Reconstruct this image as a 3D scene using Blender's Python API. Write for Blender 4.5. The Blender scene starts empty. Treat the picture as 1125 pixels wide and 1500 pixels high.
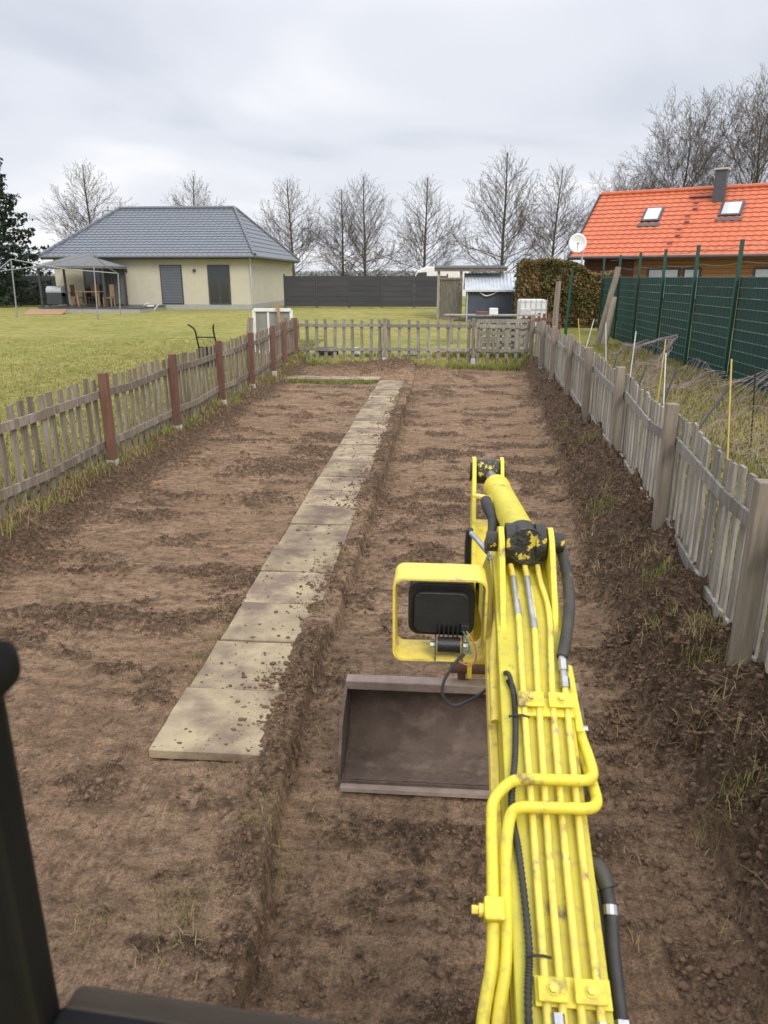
import bpy, math, random
import numpy as np
from mathutils import Matrix, Vector, Euler
R = math.radians
sc = bpy.context.scene
C = sc.collection
random.seed(7); rng = np.random.default_rng(7)

# ---------------------------------------------------------------- camera, sky, sun, exposure
cam_d = bpy.data.cameras.new('camera'); cam = bpy.data.objects.new('camera', cam_d); C.objects.link(cam); sc.camera = cam
cam_d.sensor_fit = 'VERTICAL'; cam_d.sensor_height = 36.0; cam_d.sensor_width = 27.0; cam_d.lens = 36.0 * 1080 / 1500
cam.location = (0, 0, 2.4)
cam.rotation_euler = (R(90 - 17.62), 0, R(4.415))
cam_d.clip_start = 0.05; cam_d.clip_end = 3000
cam_d.dof.use_dof = True; cam_d.dof.focus_distance = 7.0; cam_d.dof.aperture_fstop = 26.0 / 4.6

world = bpy.data.worlds.new('World'); sc.world = world; world.use_nodes = True
wn = world.node_tree.nodes; wl = world.node_tree.links; wn.clear()
SUN_EL, SUN_AZ = 42.0, 150.0
def build_world():
    out = wn.new('ShaderNodeOutputWorld')
    sky = wn.new('ShaderNodeTexSky'); sky.sky_type = 'NISHITA'; sky.sun_disc = False
    sky.sun_elevation = R(SUN_EL); sky.sun_rotation = R(SUN_AZ); sky.air_density = 1.2; sky.dust_density = 3
    bsky = wn.new('ShaderNodeBackground'); bsky.inputs['Strength'].default_value = 0.05
    wl.new(sky.outputs[0], bsky.inputs['Color'])
    tc = wn.new('ShaderNodeTexCoord'); sep = wn.new('ShaderNodeSeparateXYZ'); wl.new(tc.outputs['Generated'], sep.inputs[0])
    zc = wn.new('ShaderNodeMath'); zc.operation = 'MAXIMUM'; zc.inputs[1].default_value = 0.0; wl.new(sep.outputs['Z'], zc.inputs[0])
    za = wn.new('ShaderNodeMath'); za.operation = 'ADD'; za.inputs[1].default_value = 0.16; wl.new(zc.outputs[0], za.inputs[0])
    dx = wn.new('ShaderNodeMath'); dx.operation = 'DIVIDE'; wl.new(sep.outputs['X'], dx.inputs[0]); wl.new(za.outputs[0], dx.inputs[1])
    dy = wn.new('ShaderNodeMath'); dy.operation = 'DIVIDE'; wl.new(sep.outputs['Y'], dy.inputs[0]); wl.new(za.outputs[0], dy.inputs[1])
    cmb = wn.new('ShaderNodeCombineXYZ'); wl.new(dx.outputs[0], cmb.inputs[0]); wl.new(dy.outputs[0], cmb.inputs[1])
    nz = wn.new('ShaderNodeTexNoise'); nz.inputs['Scale'].default_value = 0.75; nz.inputs['Detail'].default_value = 4; nz.inputs['Roughness'].default_value = 0.42
    nz.inputs['Distortion'].default_value = 0.4
    wl.new(cmb.outputs[0], nz.inputs['Vector'])
    rmp = wn.new('ShaderNodeValToRGB'); rmp.color_ramp.interpolation = 'EASE'
    e = rmp.color_ramp.elements
    e[0].position = 0.33; e[0].color = (0.48, 0.51, 0.58, 1)
    e[1].position = 0.68; e[1].color = (0.77, 0.77, 0.795, 1)
    m = e.new(0.5); m.color = (0.615, 0.635, 0.69, 1)
    wl.new(nz.outputs['Fac'], rmp.inputs['Fac'])
    # overcast sky: brighter overhead than at the horizon, the same all round
    mr = wn.new('ShaderNodeMapRange'); mr.inputs['From Min'].default_value = 0.28; mr.inputs['From Max'].default_value = 1.0
    mr.inputs['To Min'].default_value = 1.0; mr.inputs['To Max'].default_value = 2.6; wl.new(sep.outputs['Z'], mr.inputs['Value'])
    bcl = wn.new('ShaderNodeBackground'); wl.new(rmp.outputs[0], bcl.inputs['Color']); wl.new(mr.outputs[0], bcl.inputs['Strength'])
    mix = wn.new('ShaderNodeMixShader'); mix.inputs[0].default_value = 0.9
    wl.new(bsky.outputs[0], mix.inputs[1]); wl.new(bcl.outputs[0], mix.inputs[2]); wl.new(mix.outputs[0], out.inputs['Surface'])
build_world()
sun_d = bpy.data.lights.new('sun', 'SUN'); sun_d.energy = 1.4; sun_d.angle = R(25); sun_d.color = (1, 0.92, 0.8)
sun = bpy.data.objects.new('sun', sun_d); C.objects.link(sun)
sun.rotation_euler = (R(90 - SUN_EL), 0, R(180 - SUN_AZ))
sc.view_settings.view_transform = 'Standard'; sc.view_settings.look = 'None'
sc.view_settings.exposure = 0.5; sc.view_settings.gamma = 1.0

# ---------------------------------------------------------------- helpers
def tag(o, label=None, cat=None, group=None, kind=None):
    if label: o['label'] = label
    if cat: o['category'] = cat
    if group: o['group'] = group
    if kind: o['kind'] = kind
    return o
def empty(name, loc=(0, 0, 0), label=None, cat=None, group=None):
    o = bpy.data.objects.new(name, None); C.objects.link(o); o.location = loc; o.empty_display_size = 0.2
    return tag(o, label, cat, group)
def setparent(o, p):
    o.parent = p
    if p.type == 'EMPTY': o.matrix_parent_inverse = p.matrix_basis.inverted()
    else: o.matrix_parent_inverse = p.matrix_basis.inverted()
def link(name, me, parent=None, loc=None, rot=None, scale=None):
    o = bpy.data.objects.new(name, me); C.objects.link(o)
    if loc is not None: o.location = loc
    if rot is not None: o.rotation_euler = rot
    if scale is not None: o.scale = scale
    if parent is not None: setparent(o, parent)
    return o
def np_mesh(name, v, f, mat=None, smooth=False, attr=None):
    """v (n,3) array, f (m,3|4) array"""
    v = np.asarray(v, np.float32); f = np.asarray(f, np.int32); k = f.shape[1]
    me = bpy.data.meshes.new(name)
    me.vertices.add(len(v)); me.vertices.foreach_set('co', v.ravel())
    me.loops.add(f.size); me.loops.foreach_set('vertex_index', f.ravel())
    me.polygons.add(len(f)); me.polygons.foreach_set('loop_start', np.arange(0, f.size, k, dtype=np.int32))
    me.polygons.foreach_set('loop_total', np.full(len(f), k, np.int32))
    if smooth: me.polygons.foreach_set('use_smooth', np.ones(len(f), bool))
    if attr:
        for an, av in attr.items():
            a = me.attributes.new(an, 'FLOAT', 'POINT'); a.data.foreach_set('value', np.asarray(av, np.float32).ravel())
    me.update(calc_edges=True); me.validate()
    if mat: me.materials.append(mat)
    return me

class MB:
    def __init__(s): s.v = []; s.f = []
    def add(s, vs, fs):
        b = len(s.v); s.v += [tuple(p) for p in vs]; s.f += [tuple(i + b for i in f) for f in fs]; return s
    def box(s, c, size, rot=None, taper=None):
        hx, hy, hz = size[0] / 2, size[1] / 2, size[2] / 2
        vs = []
        for z in (-1, 1):
            k = taper if (taper and z > 0) else 1
            for x, y in ((-1, -1), (1, -1), (1, 1), (-1, 1)): vs.append(Vector((x * hx * k, y * hy * k, z * hz)))
        if rot is not None:
            M = rot if isinstance(rot, Matrix) else Euler(rot).to_matrix()
            vs = [M @ p for p in vs]
        c = Vector(c)
        return s.add([p + c for p in vs], [(3, 2, 1, 0), (4, 5, 6, 7), (0, 1, 5, 4), (1, 2, 6, 5), (2, 3, 7, 6), (3, 0, 4, 7)])
    def bar(s, a, b, w, h, up=(0, 0, 1)):
        a = Vector(a); b = Vector(b); d = (b - a); L = d.length; d.normalize(); u = Vector(up); x = d.cross(u).normalized(); u = x.cross(d)
        M = Matrix((x, d, u)).transposed()
        return s.box((a + b) / 2, (w, L, h), M)
    def tube(s, pts, r, n=8, caps=True):
        pts = [Vector(p) for p in pts]; m = len(pts)
        rr = r if isinstance(r, (list, tuple)) else [r] * m
        b = len(s.v); ref = None
        for i, p in enumerate(pts):
            d = (pts[min(i + 1, m - 1)] - pts[max(i - 1, 0)]).normalized()
            if ref is None: ref = Vector((0, 0, 1)) if abs(d.z) < .9 else Vector((1, 0, 0))
            x = d.cross(ref).normalized(); y = d.cross(x).normalized(); ref = y.cross(d) if False else ref
            for k in range(n):
                a = 2 * math.pi * k / n; s.v.append(tuple(p + (x * math.cos(a) + y * math.sin(a)) * rr[i]))
        for i in range(m - 1):
            for k in range(n):
                k2 = (k + 1) % n; s.f.append((b + i * n + k, b + i * n + k2, b + (i + 1) * n + k2, b + (i + 1) * n + k))
        if caps:
            s.f.append(tuple(b + k for k in range(n))[::-1]); s.f.append(tuple(b + (m - 1) * n + k for k in range(n)))
        return s
    def prism(s, prof, axis, a0, a1):
        """prof: 2D polygon; axis 'x': prof=(y,z); 'y': prof=(x,z); 'z': prof=(x,y)"""
        def P(p, a): return (a, p[0], p[1]) if axis == 'x' else ((p[0], a, p[1]) if axis == 'y' else (p[0], p[1], a))
        n = len(prof); vs = [P(p, a0) for p in prof] + [P(p, a1) for p in prof]
        fs = [tuple(range(n))[::-1], tuple(range(n, 2 * n))] + [(i, (i + 1) % n, n + (i + 1) % n, n + i) for i in range(n)]
        return s.add(vs, fs)
    def build(s, name, mat, parent=None, smooth=False, bevel=0, loc=None):
        me = bpy.data.meshes.new(name); me.from_pydata(s.v, [], s.f); me.update()
        if mat: me.materials.append(mat)
        if smooth: me.polygons.foreach_set('use_smooth', [True] * len(me.polygons))
        bm_fix(me)
        o = link(name, me, parent, loc)
        if bevel:
            b = o.modifiers.new('bevel', 'BEVEL'); b.width = bevel; b.segments = 2; b.limit_method = 'ANGLE'; b.angle_limit = R(40)
        if smooth:
            es = o.modifiers.new('split', 'EDGE_SPLIT'); es.split_angle = R(45)
        return o
def bm_fix(me):
    import bmesh
    bm = bmesh.new(); bm.from_mesh(me); bmesh.ops.recalc_face_normals(bm, faces=bm.faces); bm.to_mesh(me); bm.free()

def bez(pts, n=8):
    """Catmull-Rom through pts"""
    P = [Vector(p) for p in pts]; out = []
    for i in range(len(P) - 1):
        p0, p1, p2, p3 = P[max(i - 1, 0)], P[i], P[i + 1], P[min(i + 2, len(P) - 1)]
        for k in range(n):
            t = k / n
            out.append(0.5 * ((2 * p1) + (p2 - p0) * t + (2 * p0 - 5 * p1 + 4 * p2 - p3) * t * t + (3 * p1 - p0 - 3 * p2 + p3) * t ** 3))
    out.append(P[-1]); return out

# numpy value noise
def _hash(ix, iy, s):
    h = (ix.astype(np.int64) * 374761393 + iy.astype(np.int64) * 668265263 + s * 974711) & 0x7fffffff
    h = ((h ^ (h >> 13)) * 1274126177) & 0x7fffffff
    h = ((h ^ (h >> 16)) * 668265263) & 0x7fffffff
    return ((h ^ (h >> 15)) & 0xffff) / 65535.0
def vn(x, y, s=0):
    x = np.asarray(x, float); y = np.asarray(y, float)
    x0 = np.floor(x); y0 = np.floor(y); fx = x - x0; fy = y - y0
    fx = fx * fx * fx * (fx * (fx * 6 - 15) + 10); fy = fy * fy * fy * (fy * (fy * 6 - 15) + 10)
    a = _hash(x0, y0, s); b = _hash(x0 + 1, y0, s); c = _hash(x0, y0 + 1, s); d = _hash(x0 + 1, y0 + 1, s)
    return (a * (1 - fx) + b * fx) * (1 - fy) + (c * (1 - fx) + d * fx) * fy
def fbm(x, y, s=0, o=4, g=0.5):
    t = 0; a = 1; w = 0
    for i in range(o):
        t = t + a * vn(x * 2 ** i + 17.3 * i, y * 2 ** i - 9.1 * i, s + i); w += a; a *= g
    return t / w
def cell(x, y, s=0):
    x = np.asarray(x, float); y = np.asarray(y, float); ix = np.floor(x); iy = np.floor(y); best = np.full(x.shape, 9.)
    for dx in (-1, 0, 1):
        for dy in (-1, 0, 1):
            cx = ix + dx; cy = iy + dy; r = .55 + .45 * _hash(cx, cy, s + 2)
            d = np.hypot(cx + _hash(cx, cy, s) - x, cy + _hash(cx, cy, s + 1) - y) / r; best = np.minimum(best, d)
    return np.clip(1 - best, 0, 1)      # rounded lumps
def ss(a, b, x):
    t = np.clip((np.asarray(x, float) - a) / (b - a), 0, 1); return t * t * (3 - 2 * t)

# ---------------------------------------------------------------- materials
MATS = {}
def mat(name, col, rough=0.7, col2=None, scale=8.0, stretch=(1, 1, 1), bump=0.0, bscale=40.0, metal=0.0, spec=0.5, rand=0.0, detail=6, lo=0.35, hi=0.65, col3=None, s3=3.0, lo3=.6, hi3=.75, coord='Object', col4=None, s4=6.0, lo4=.58, hi4=.72):
    if name in MATS: return MATS[name]
    m = bpy.data.materials.new(name); m.use_nodes = True; nt = m.node_tree; N = nt.nodes; L = nt.links
    b = N['Principled BSDF']; b.inputs['Roughness'].default_value = rough; b.inputs['Metallic'].default_value = metal
    b.inputs['Specular IOR Level'].default_value = spec
    tc = N.new('ShaderNodeTexCoord'); mp = N.new('ShaderNodeMapping'); mp.inputs['Scale'].default_value = stretch; L.new(tc.outputs[coord], mp.inputs[0])
    if rand:
        oi = N.new('ShaderNodeObjectInfo'); va = N.new('ShaderNodeVectorMath'); va.operation = 'ADD'
        ml = N.new('ShaderNodeMath'); ml.operation = 'MULTIPLY'; ml.inputs[1].default_value = 37.0; L.new(oi.outputs['Random'], ml.inputs[0])
        L.new(mp.outputs[0], va.inputs[0]); L.new(ml.outputs[0], va.inputs[1]); vec = va.outputs[0]
    else: vec = mp.outputs[0]
    last = None
    def noise(sc_, dt, lo_, hi_):
        n = N.new('ShaderNodeTexNoise'); n.inputs['Scale'].default_value = sc_; n.inputs['Detail'].default_value = dt; n.inputs['Roughness'].default_value = .6
        L.new(vec, n.inputs['Vector'])
        r = N.new('ShaderNodeMapRange'); r.inputs['From Min'].default_value = lo_; r.inputs['From Max'].default_value = hi_; L.new(n.outputs['Fac'], r.inputs['Value'])
        return r.outputs[0]
    def mixc(fac, a, bcol):
        mx = N.new('ShaderNodeMix'); mx.data_type = 'RGBA'; L.new(fac, mx.inputs[0])
        if isinstance(a, tuple): mx.inputs[6].default_value = (*a, 1)
        else: L.new(a, mx.inputs[6])
        mx.inputs[7].default_value = (*bcol, 1); return mx.outputs[2]
    cur = tuple(col)
    if col2 is not None: cur = mixc(noise(scale, detail, lo, hi), cur, tuple(col2))
    if col3 is not None: cur = mixc(noise(s3, 8, lo3, hi3), cur, tuple(col3))
    if col4 is not None: cur = mixc(noise(s4, 10, lo4, hi4), cur, tuple(col4))
    if rand:
        hs = N.new('ShaderNodeHueSaturation'); mr = N.new('ShaderNodeMapRange'); mr.inputs['To Min'].default_value = 1 - rand; mr.inputs['To Max'].default_value = 1 + rand
        L.new(oi.outputs['Random'], mr.inputs['Value']); L.new(mr.outputs[0], hs.inputs['Value'])
        if isinstance(cur, tuple): hs.inputs['Color'].default_value = (*cur, 1)
        else: L.new(cur, hs.inputs['Color'])
        cur = hs.outputs[0]
    if isinstance(cur, tuple): b.inputs['Base Color'].default_value = (*cur, 1)
    else: L.new(cur, b.inputs['Base Color'])
    if bump:
        n = N.new('ShaderNodeTexNoise'); n.inputs['Scale'].default_value = bscale; n.inputs['Detail'].default_value = 6; n.inputs['Roughness'].default_value = .65; L.new(vec, n.inputs['Vector'])
        bp = N.new('ShaderNodeBump'); bp.inputs['Strength'].default_value = bump; bp.inputs['Distance'].default_value = .02
        L.new(n.outputs['Fac'], bp.inputs['Height']); L.new(bp.outputs[0], b.inputs['Normal'])
    MATS[name] = m; return m

wood_grey = mat('wood_grey', (.34, .315, .27), .85, (.19, .172, .145), 9, (3, 3, .35), .5, 60, rand=.22, col3=(.40, .37, .33), s3=5, spec=.2)
wood_brown = mat('wood_brown', (.27, .225, .175), .85, (.155, .125, .095), 9, (3, 3, .35), .5, 60, rand=.2, col3=(.33, .29, .25), s3=4, lo3=.5, hi3=.7, spec=.2)
wood_red = mat('wood_red', (.19, .10, .07), .8, (.14, .075, .055), 7, (3, 3, .4), .4, 60, rand=.1, spec=.25)
wood_post = mat('wood_post', (.34, .29, .23), .85, (.22, .185, .145), 7, (4, 4, .3), .45, 60, rand=.14, spec=.2)
concrete = mat('concrete', (.55, .55, .53), .9, (.4, .4, .39), 20, bump=.4)
yellow = mat('yellow_paint', (.76, .64, .05), .42, (.68, .57, .045), 14, bump=.06, bscale=120, col3=(.50, .38, .07), s3=28, lo3=.54, hi3=.72, col4=(.16, .11, .06), s4=9, lo4=.60, hi4=.70)
yellow_worn = mat('yellow_worn', (.82, .67, .10), .5, (.68, .52, .10), 25, bump=.1, bscale=90, col3=(.33, .31, .30), s3=13, lo3=.625, hi3=.645, col4=(.30, .21, .09), s4=17, lo4=.56, hi4=.72)
greasy = mat('greasy_yellow', (.025, .023, .02), .35, (.03, .027, .022), 12, bump=.8, bscale=35, col3=(.62, .5, .05), s3=19, lo3=.57, hi3=.6)
black_rubber = mat('black_rubber', (.02, .02, .021), .6, (.035, .034, .033), 20, bump=.2)
hose_dirty = mat('hose_dirty', (.025, .025, .026), .55, (.05, .045, .03), 14, bump=.2, col3=(.25, .2, .04), s3=16, lo3=.6, hi3=.75)
black_plastic = mat('black_plastic', (.016, .016, .017), .38, (.028, .028, .028), 9, bump=.1, bscale=80)
steel = mat('zinc_steel', (.5, .51, .52), .35, (.35, .36, .37), 30, metal=.9)
chrome = mat('bare_steel', (.42, .43, .46), .4, (.3, .31, .33), 30, metal=.6)
bucket_steel = mat('bucket_steel', (.13, .09, .068), .8, (.08, .055, .042), 6, bump=.7, bscale=25, col3=(.17, .125, .095), s3=10, lo3=.5, hi3=.7)
bucket_rim = mat('bucket_rim', (.27, .21, .17), .75, (.2, .15, .12), 12, bump=.3)
rust = mat('rusty_steel', (.15, .075, .05), .7, (.09, .05, .04), 12, bump=.4)
cab_black = mat('cab_black', (.006, .006, .0065), .65, (.009, .009, .009), 8, spec=.15)
teal = mat('teal_paint', (.03, .16, .15), .5, (.025, .12, .11), 10)
slab_m = mat('slab_concrete', (.375, .305, .195), .9, (.26, .21, .14), 5, bump=.35, bscale=60, rand=.14, col3=(.17, .125, .095), s3=3.2, lo3=.43, hi3=.62, spec=.2)
plaster = mat('plaster_beige', (.52, .49, .39), .9, (.48, .455, .36), 3, bump=.1, bscale=200)
plinth = mat('plinth_grey', (.36, .37, .35), .9, (.31, .32, .3), 5)
tile_grey = mat('tile_anthracite', (.105, .118, .14), .38, (.125, .138, .16), 3, spec=.6)
tile_red = mat('tile_red', (.54, .14, .055), .55, (.45, .11, .045), 3, spec=.5)
anthracite = mat('anthracite', (.045, .048, .055), .5, (.055, .058, .065), 4)
dark_panel = mat('fence_panel', (.038, .039, .045), .6, (.05, .051, .057), 2, (.3, 1, 3), rand=.12)
glass_dark = mat('window_glass', (.03, .035, .04), .06, spec=.8)
glass_sky = mat('roof_window_glass', (.5, .53, .56), .1, spec=.8)
white_pvc = mat('white_plastic', (.75, .75, .74), .45, (.66, .66, .65), 6)
zinc = mat('zinc_sheet', (.50, .53, .56), .4, (.43, .46, .5), 4, metal=.25)
corr_light = mat('corrugated_light', (.56, .60, .64), .45, (.46, .50, .55), 3, metal=.1)
shed_blue = mat('shed_blue_grey', (.085, .10, .135), .6, (.065, .078, .105), 3)
timber_house = mat('timber_orange', (.36, .17, .06), .7, (.28, .125, .045), 6, (.4, 1, 6), rand=.1)
timber_dark = mat('timber_redbrown', (.14, .055, .03), .7, (.10, .04, .025), 6, (.4, 1, 6), rand=.1)
green_paint = mat('green_post', (.012, .075, .055), .45, (.01, .06, .045), 5)
green_wire = mat('green_wire', (.05, .17, .13), .45)
green_strip = mat('green_strip', (.010, .038, .033), .6, (.013, .048, .041), 3, rand=.12)
slate = mat('slate_cladding', (.06, .065, .075), .6, (.085, .09, .1), 14)
fabric_dark = mat('gazebo_fabric', (.12, .125, .13), .8, (.15, .155, .16), 3)
net_m = mat('net_twine', (.20, .10, .11), .8, (.35, .28, .28), 30)
net_w = mat('net_wire', (.27, .22, .21), .7)
yel_rod = mat('yellow_rod', (.62, .5, .12), .6)
bark = mat('bark', (.105, .09, .075), .9, (.07, .06, .05), 6, bump=.6, bscale=20, spec=.2)
twig = mat('twig', (.15, .125, .105), .9, (.105, .088, .075), 1.5, spec=.2)
conifer = mat('conifer', (.022, .038, .022), .8, (.035, .052, .03), 2, spec=.2)
hedge_m = mat('hedge_leaf', (.10, .092, .032), .8, (.20, .135, .055), 1.2, lo=.42, hi=.6, spec=.2)
grass_g = mat('grass_blade', (.15, .18, .045), .8, (.27, .245, .075), 1.5, spec=.2)
grass_y = mat('grass_dry', (.36, .29, .14), .85, (.27, .2, .09), 2.5, spec=.2)
grass_m = mat('grass_muddy', (.13, .13, .045), .85, (.22, .175, .08), 4, spec=.2)
clod_m = mat('clod_soil', (.125, .08, .053), .95, (.21, .135, .09), 3.5, bump=.6, bscale=60, spec=.15)

def soil_material():
    m = bpy.data.materials.new('scraped_soil'); m.use_nodes = True; nt = m.node_tree; N = nt.nodes; L = nt.links
    b = N['Principled BSDF']; b.inputs['Roughness'].default_value = .92; b.inputs['Specular IOR Level'].default_value = .2
    geo = N.new('ShaderNodeNewGeometry')
    def noise(scale, det, lo, hi, st=(1, 1, 1)):
        mp = N.new('ShaderNodeMapping'); mp.inputs['Scale'].default_value = st; L.new(geo.outputs['Position'], mp.inputs[0])
        n = N.new('ShaderNodeTexNoise'); n.inputs['Scale'].default_value = scale; n.inputs['Detail'].default_value = det; n.inputs['Roughness'].default_value = .62; L.new(mp.outputs[0], n.inputs['Vector'])
        r = N.new('ShaderNodeMapRange'); r.inputs['From Min'].default_value = lo; r.inputs['From Max'].default_value = hi; L.new(n.outputs['Fac'], r.inputs['Value']); return r.outputs[0]
    def mix(fac, a, c):
        mx = N.new('ShaderNodeMix'); mx.data_type = 'RGBA'
        if isinstance(fac, float): mx.inputs[0].default_value = fac
        else: L.new(fac, mx.inputs[0])
        for i, q in ((6, a), (7, c)):
            if isinstance(q, tuple): mx.inputs[i].default_value = (*q, 1)
            else: L.new(q, mx.inputs[i])
        return mx.outputs[2]
    light = mix(noise(1.3, 6, .35, .65), (.295, .19, .118), (.38, .255, .162))
    light = mix(noise(14, 6, .42, .66, (.35, 1, 1)), light, (.18, .118, .07))
    clay = noise(2.6, 3, .685, .72)
    light = mix(clay, light, (.50, .27, .14))
    sa = N.new('ShaderNodeAttribute'); sa.attribute_name = 'scrape'; sn = noise(38, 4, .45, .62, (1, .045, .2)); sq = N.new('ShaderNodeMath'); sq.operation = 'MULTIPLY'; L.new(sa.outputs['Fac'], sq.inputs[0]); L.new(sn, sq.inputs[1])
    light = mix(sq.outputs[0], light, (.20, .125, .08))
    dark = mix(noise(30, 6, .35, .65), (.066, .044, .028), (.14, .092, .058))
    at = N.new('ShaderNodeAttribute'); at.attribute_name = 'loose'
    fine = noise(22, 9, .3, .7)
    ad = N.new('ShaderNodeMath'); ad.operation = 'MULTIPLY_ADD'; L.new(fine, ad.inputs[0]); ad.inputs[1].default_value = 1.7; ad.inputs[2].default_value = -.85
    sm = N.new('ShaderNodeMath'); sm.operation = 'ADD'; L.new(at.outputs['Fac'], sm.inputs[0]); L.new(ad.outputs[0], sm.inputs[1]); sm.use_clamp = True
    grain = noise(110, 3, .38, .62)  # soil grain; also paints crumb shadows finer than the mesh into the colour
    light = mix(grain, light, (.14, .092, .064)) if False else light
    gm_ = N.new('ShaderNodeMix'); gm_.data_type = 'RGBA'; gm_.blend_type = 'MULTIPLY'; gm_.inputs[0].default_value = 1.0
    gr_ = N.new('ShaderNodeMapRange'); gr_.inputs['To Min'].default_value = .66; gr_.inputs['To Max'].default_value = 1.28; L.new(grain, gr_.inputs['Value'])
    L.new(mix(sm.outputs[0], light, dark), gm_.inputs[6]); L.new(gr_.outputs[0], gm_.inputs[7]); L.new(gm_.outputs[2], b.inputs['Base Color'])
    n1 = N.new('ShaderNodeTexNoise'); n1.inputs['Scale'].default_value = 55; n1.inputs['Detail'].default_value = 8; n1.inputs['Roughness'].default_value = .7; L.new(geo.outputs['Position'], n1.inputs['Vector'])
    bp = N.new('ShaderNodeBump'); bp.inputs['Strength'].default_value = 1.0; bp.inputs['Distance'].default_value = .035; L.new(n1.outputs['Fac'], bp.inputs['Height']); L.new(bp.outputs[0], b.inputs['Normal'])
    return m
def lawn_material():
    m = bpy.data.materials.new('lawn_grass'); m.use_nodes = True; nt = m.node_tree; N = nt.nodes; L = nt.links
    b = N['Principled BSDF']; b.inputs['Roughness'].default_value = .95; b.inputs['Specular IOR Level'].default_value = .1
    geo = N.new('ShaderNodeNewGeometry')
    def noise(scale, det, lo, hi, st=(1, 1, 1)):
        mp = N.new('ShaderNodeMapping'); mp.inputs['Scale'].default_value = st; L.new(geo.outputs['Position'], mp.inputs[0])
        n = N.new('ShaderNodeTexNoise'); n.inputs['Scale'].default_value = scale; n.inputs['Detail'].default_value = det; n.inputs['Roughness'].default_value = .65; L.new(mp.outputs[0], n.inputs['Vector'])
        r = N.new('ShaderNodeMapRange'); r.inputs['From Min'].default_value = lo; r.inputs['From Max'].default_value = hi; L.new(n.outputs['Fac'], r.inputs['Value']); return r.outputs[0]
    def mix(fac, a, c):
        mx = N.new('ShaderNodeMix'); mx.data_type = 'RGBA'; L.new(fac, mx.inputs[0])
        for i, q in ((6, a), (7, c)):
            if isinstance(q, tuple): mx.inputs[i].default_value = (*q, 1)
            else: L.new(q, mx.inputs[i])
        return mx.outputs[2]
    c = mix(noise(.35, 6, .35, .65), (.245, .24, .062), (.355, .31, .10))
    c = mix(noise(1.6, 7, .4, .7), c, (.175, .19, .046))
    c = mix(noise(6, 6, .52, .68), c, (.40, .34, .16))
    L.new(c, b.inputs['Base Color'])
    n1 = N.new('ShaderNodeTexNoise'); n1.inputs['Scale'].default_value = 24; n1.inputs['Detail'].default_value = 8; n1.inputs['Roughness'].default_value = .75; L.new(geo.outputs['Position'], n1.inputs['Vector'])
    bp = N.new('ShaderNodeBump'); bp.inputs['Strength'].default_value = .9; bp.inputs['Distance'].default_value = .06; L.new(n1.outputs['Fac'], bp.inputs['Height']); L.new(bp.outputs[0], b.inputs['Normal'])
    return m
soil_m = soil_material(); lawn_m = lawn_material()

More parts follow.
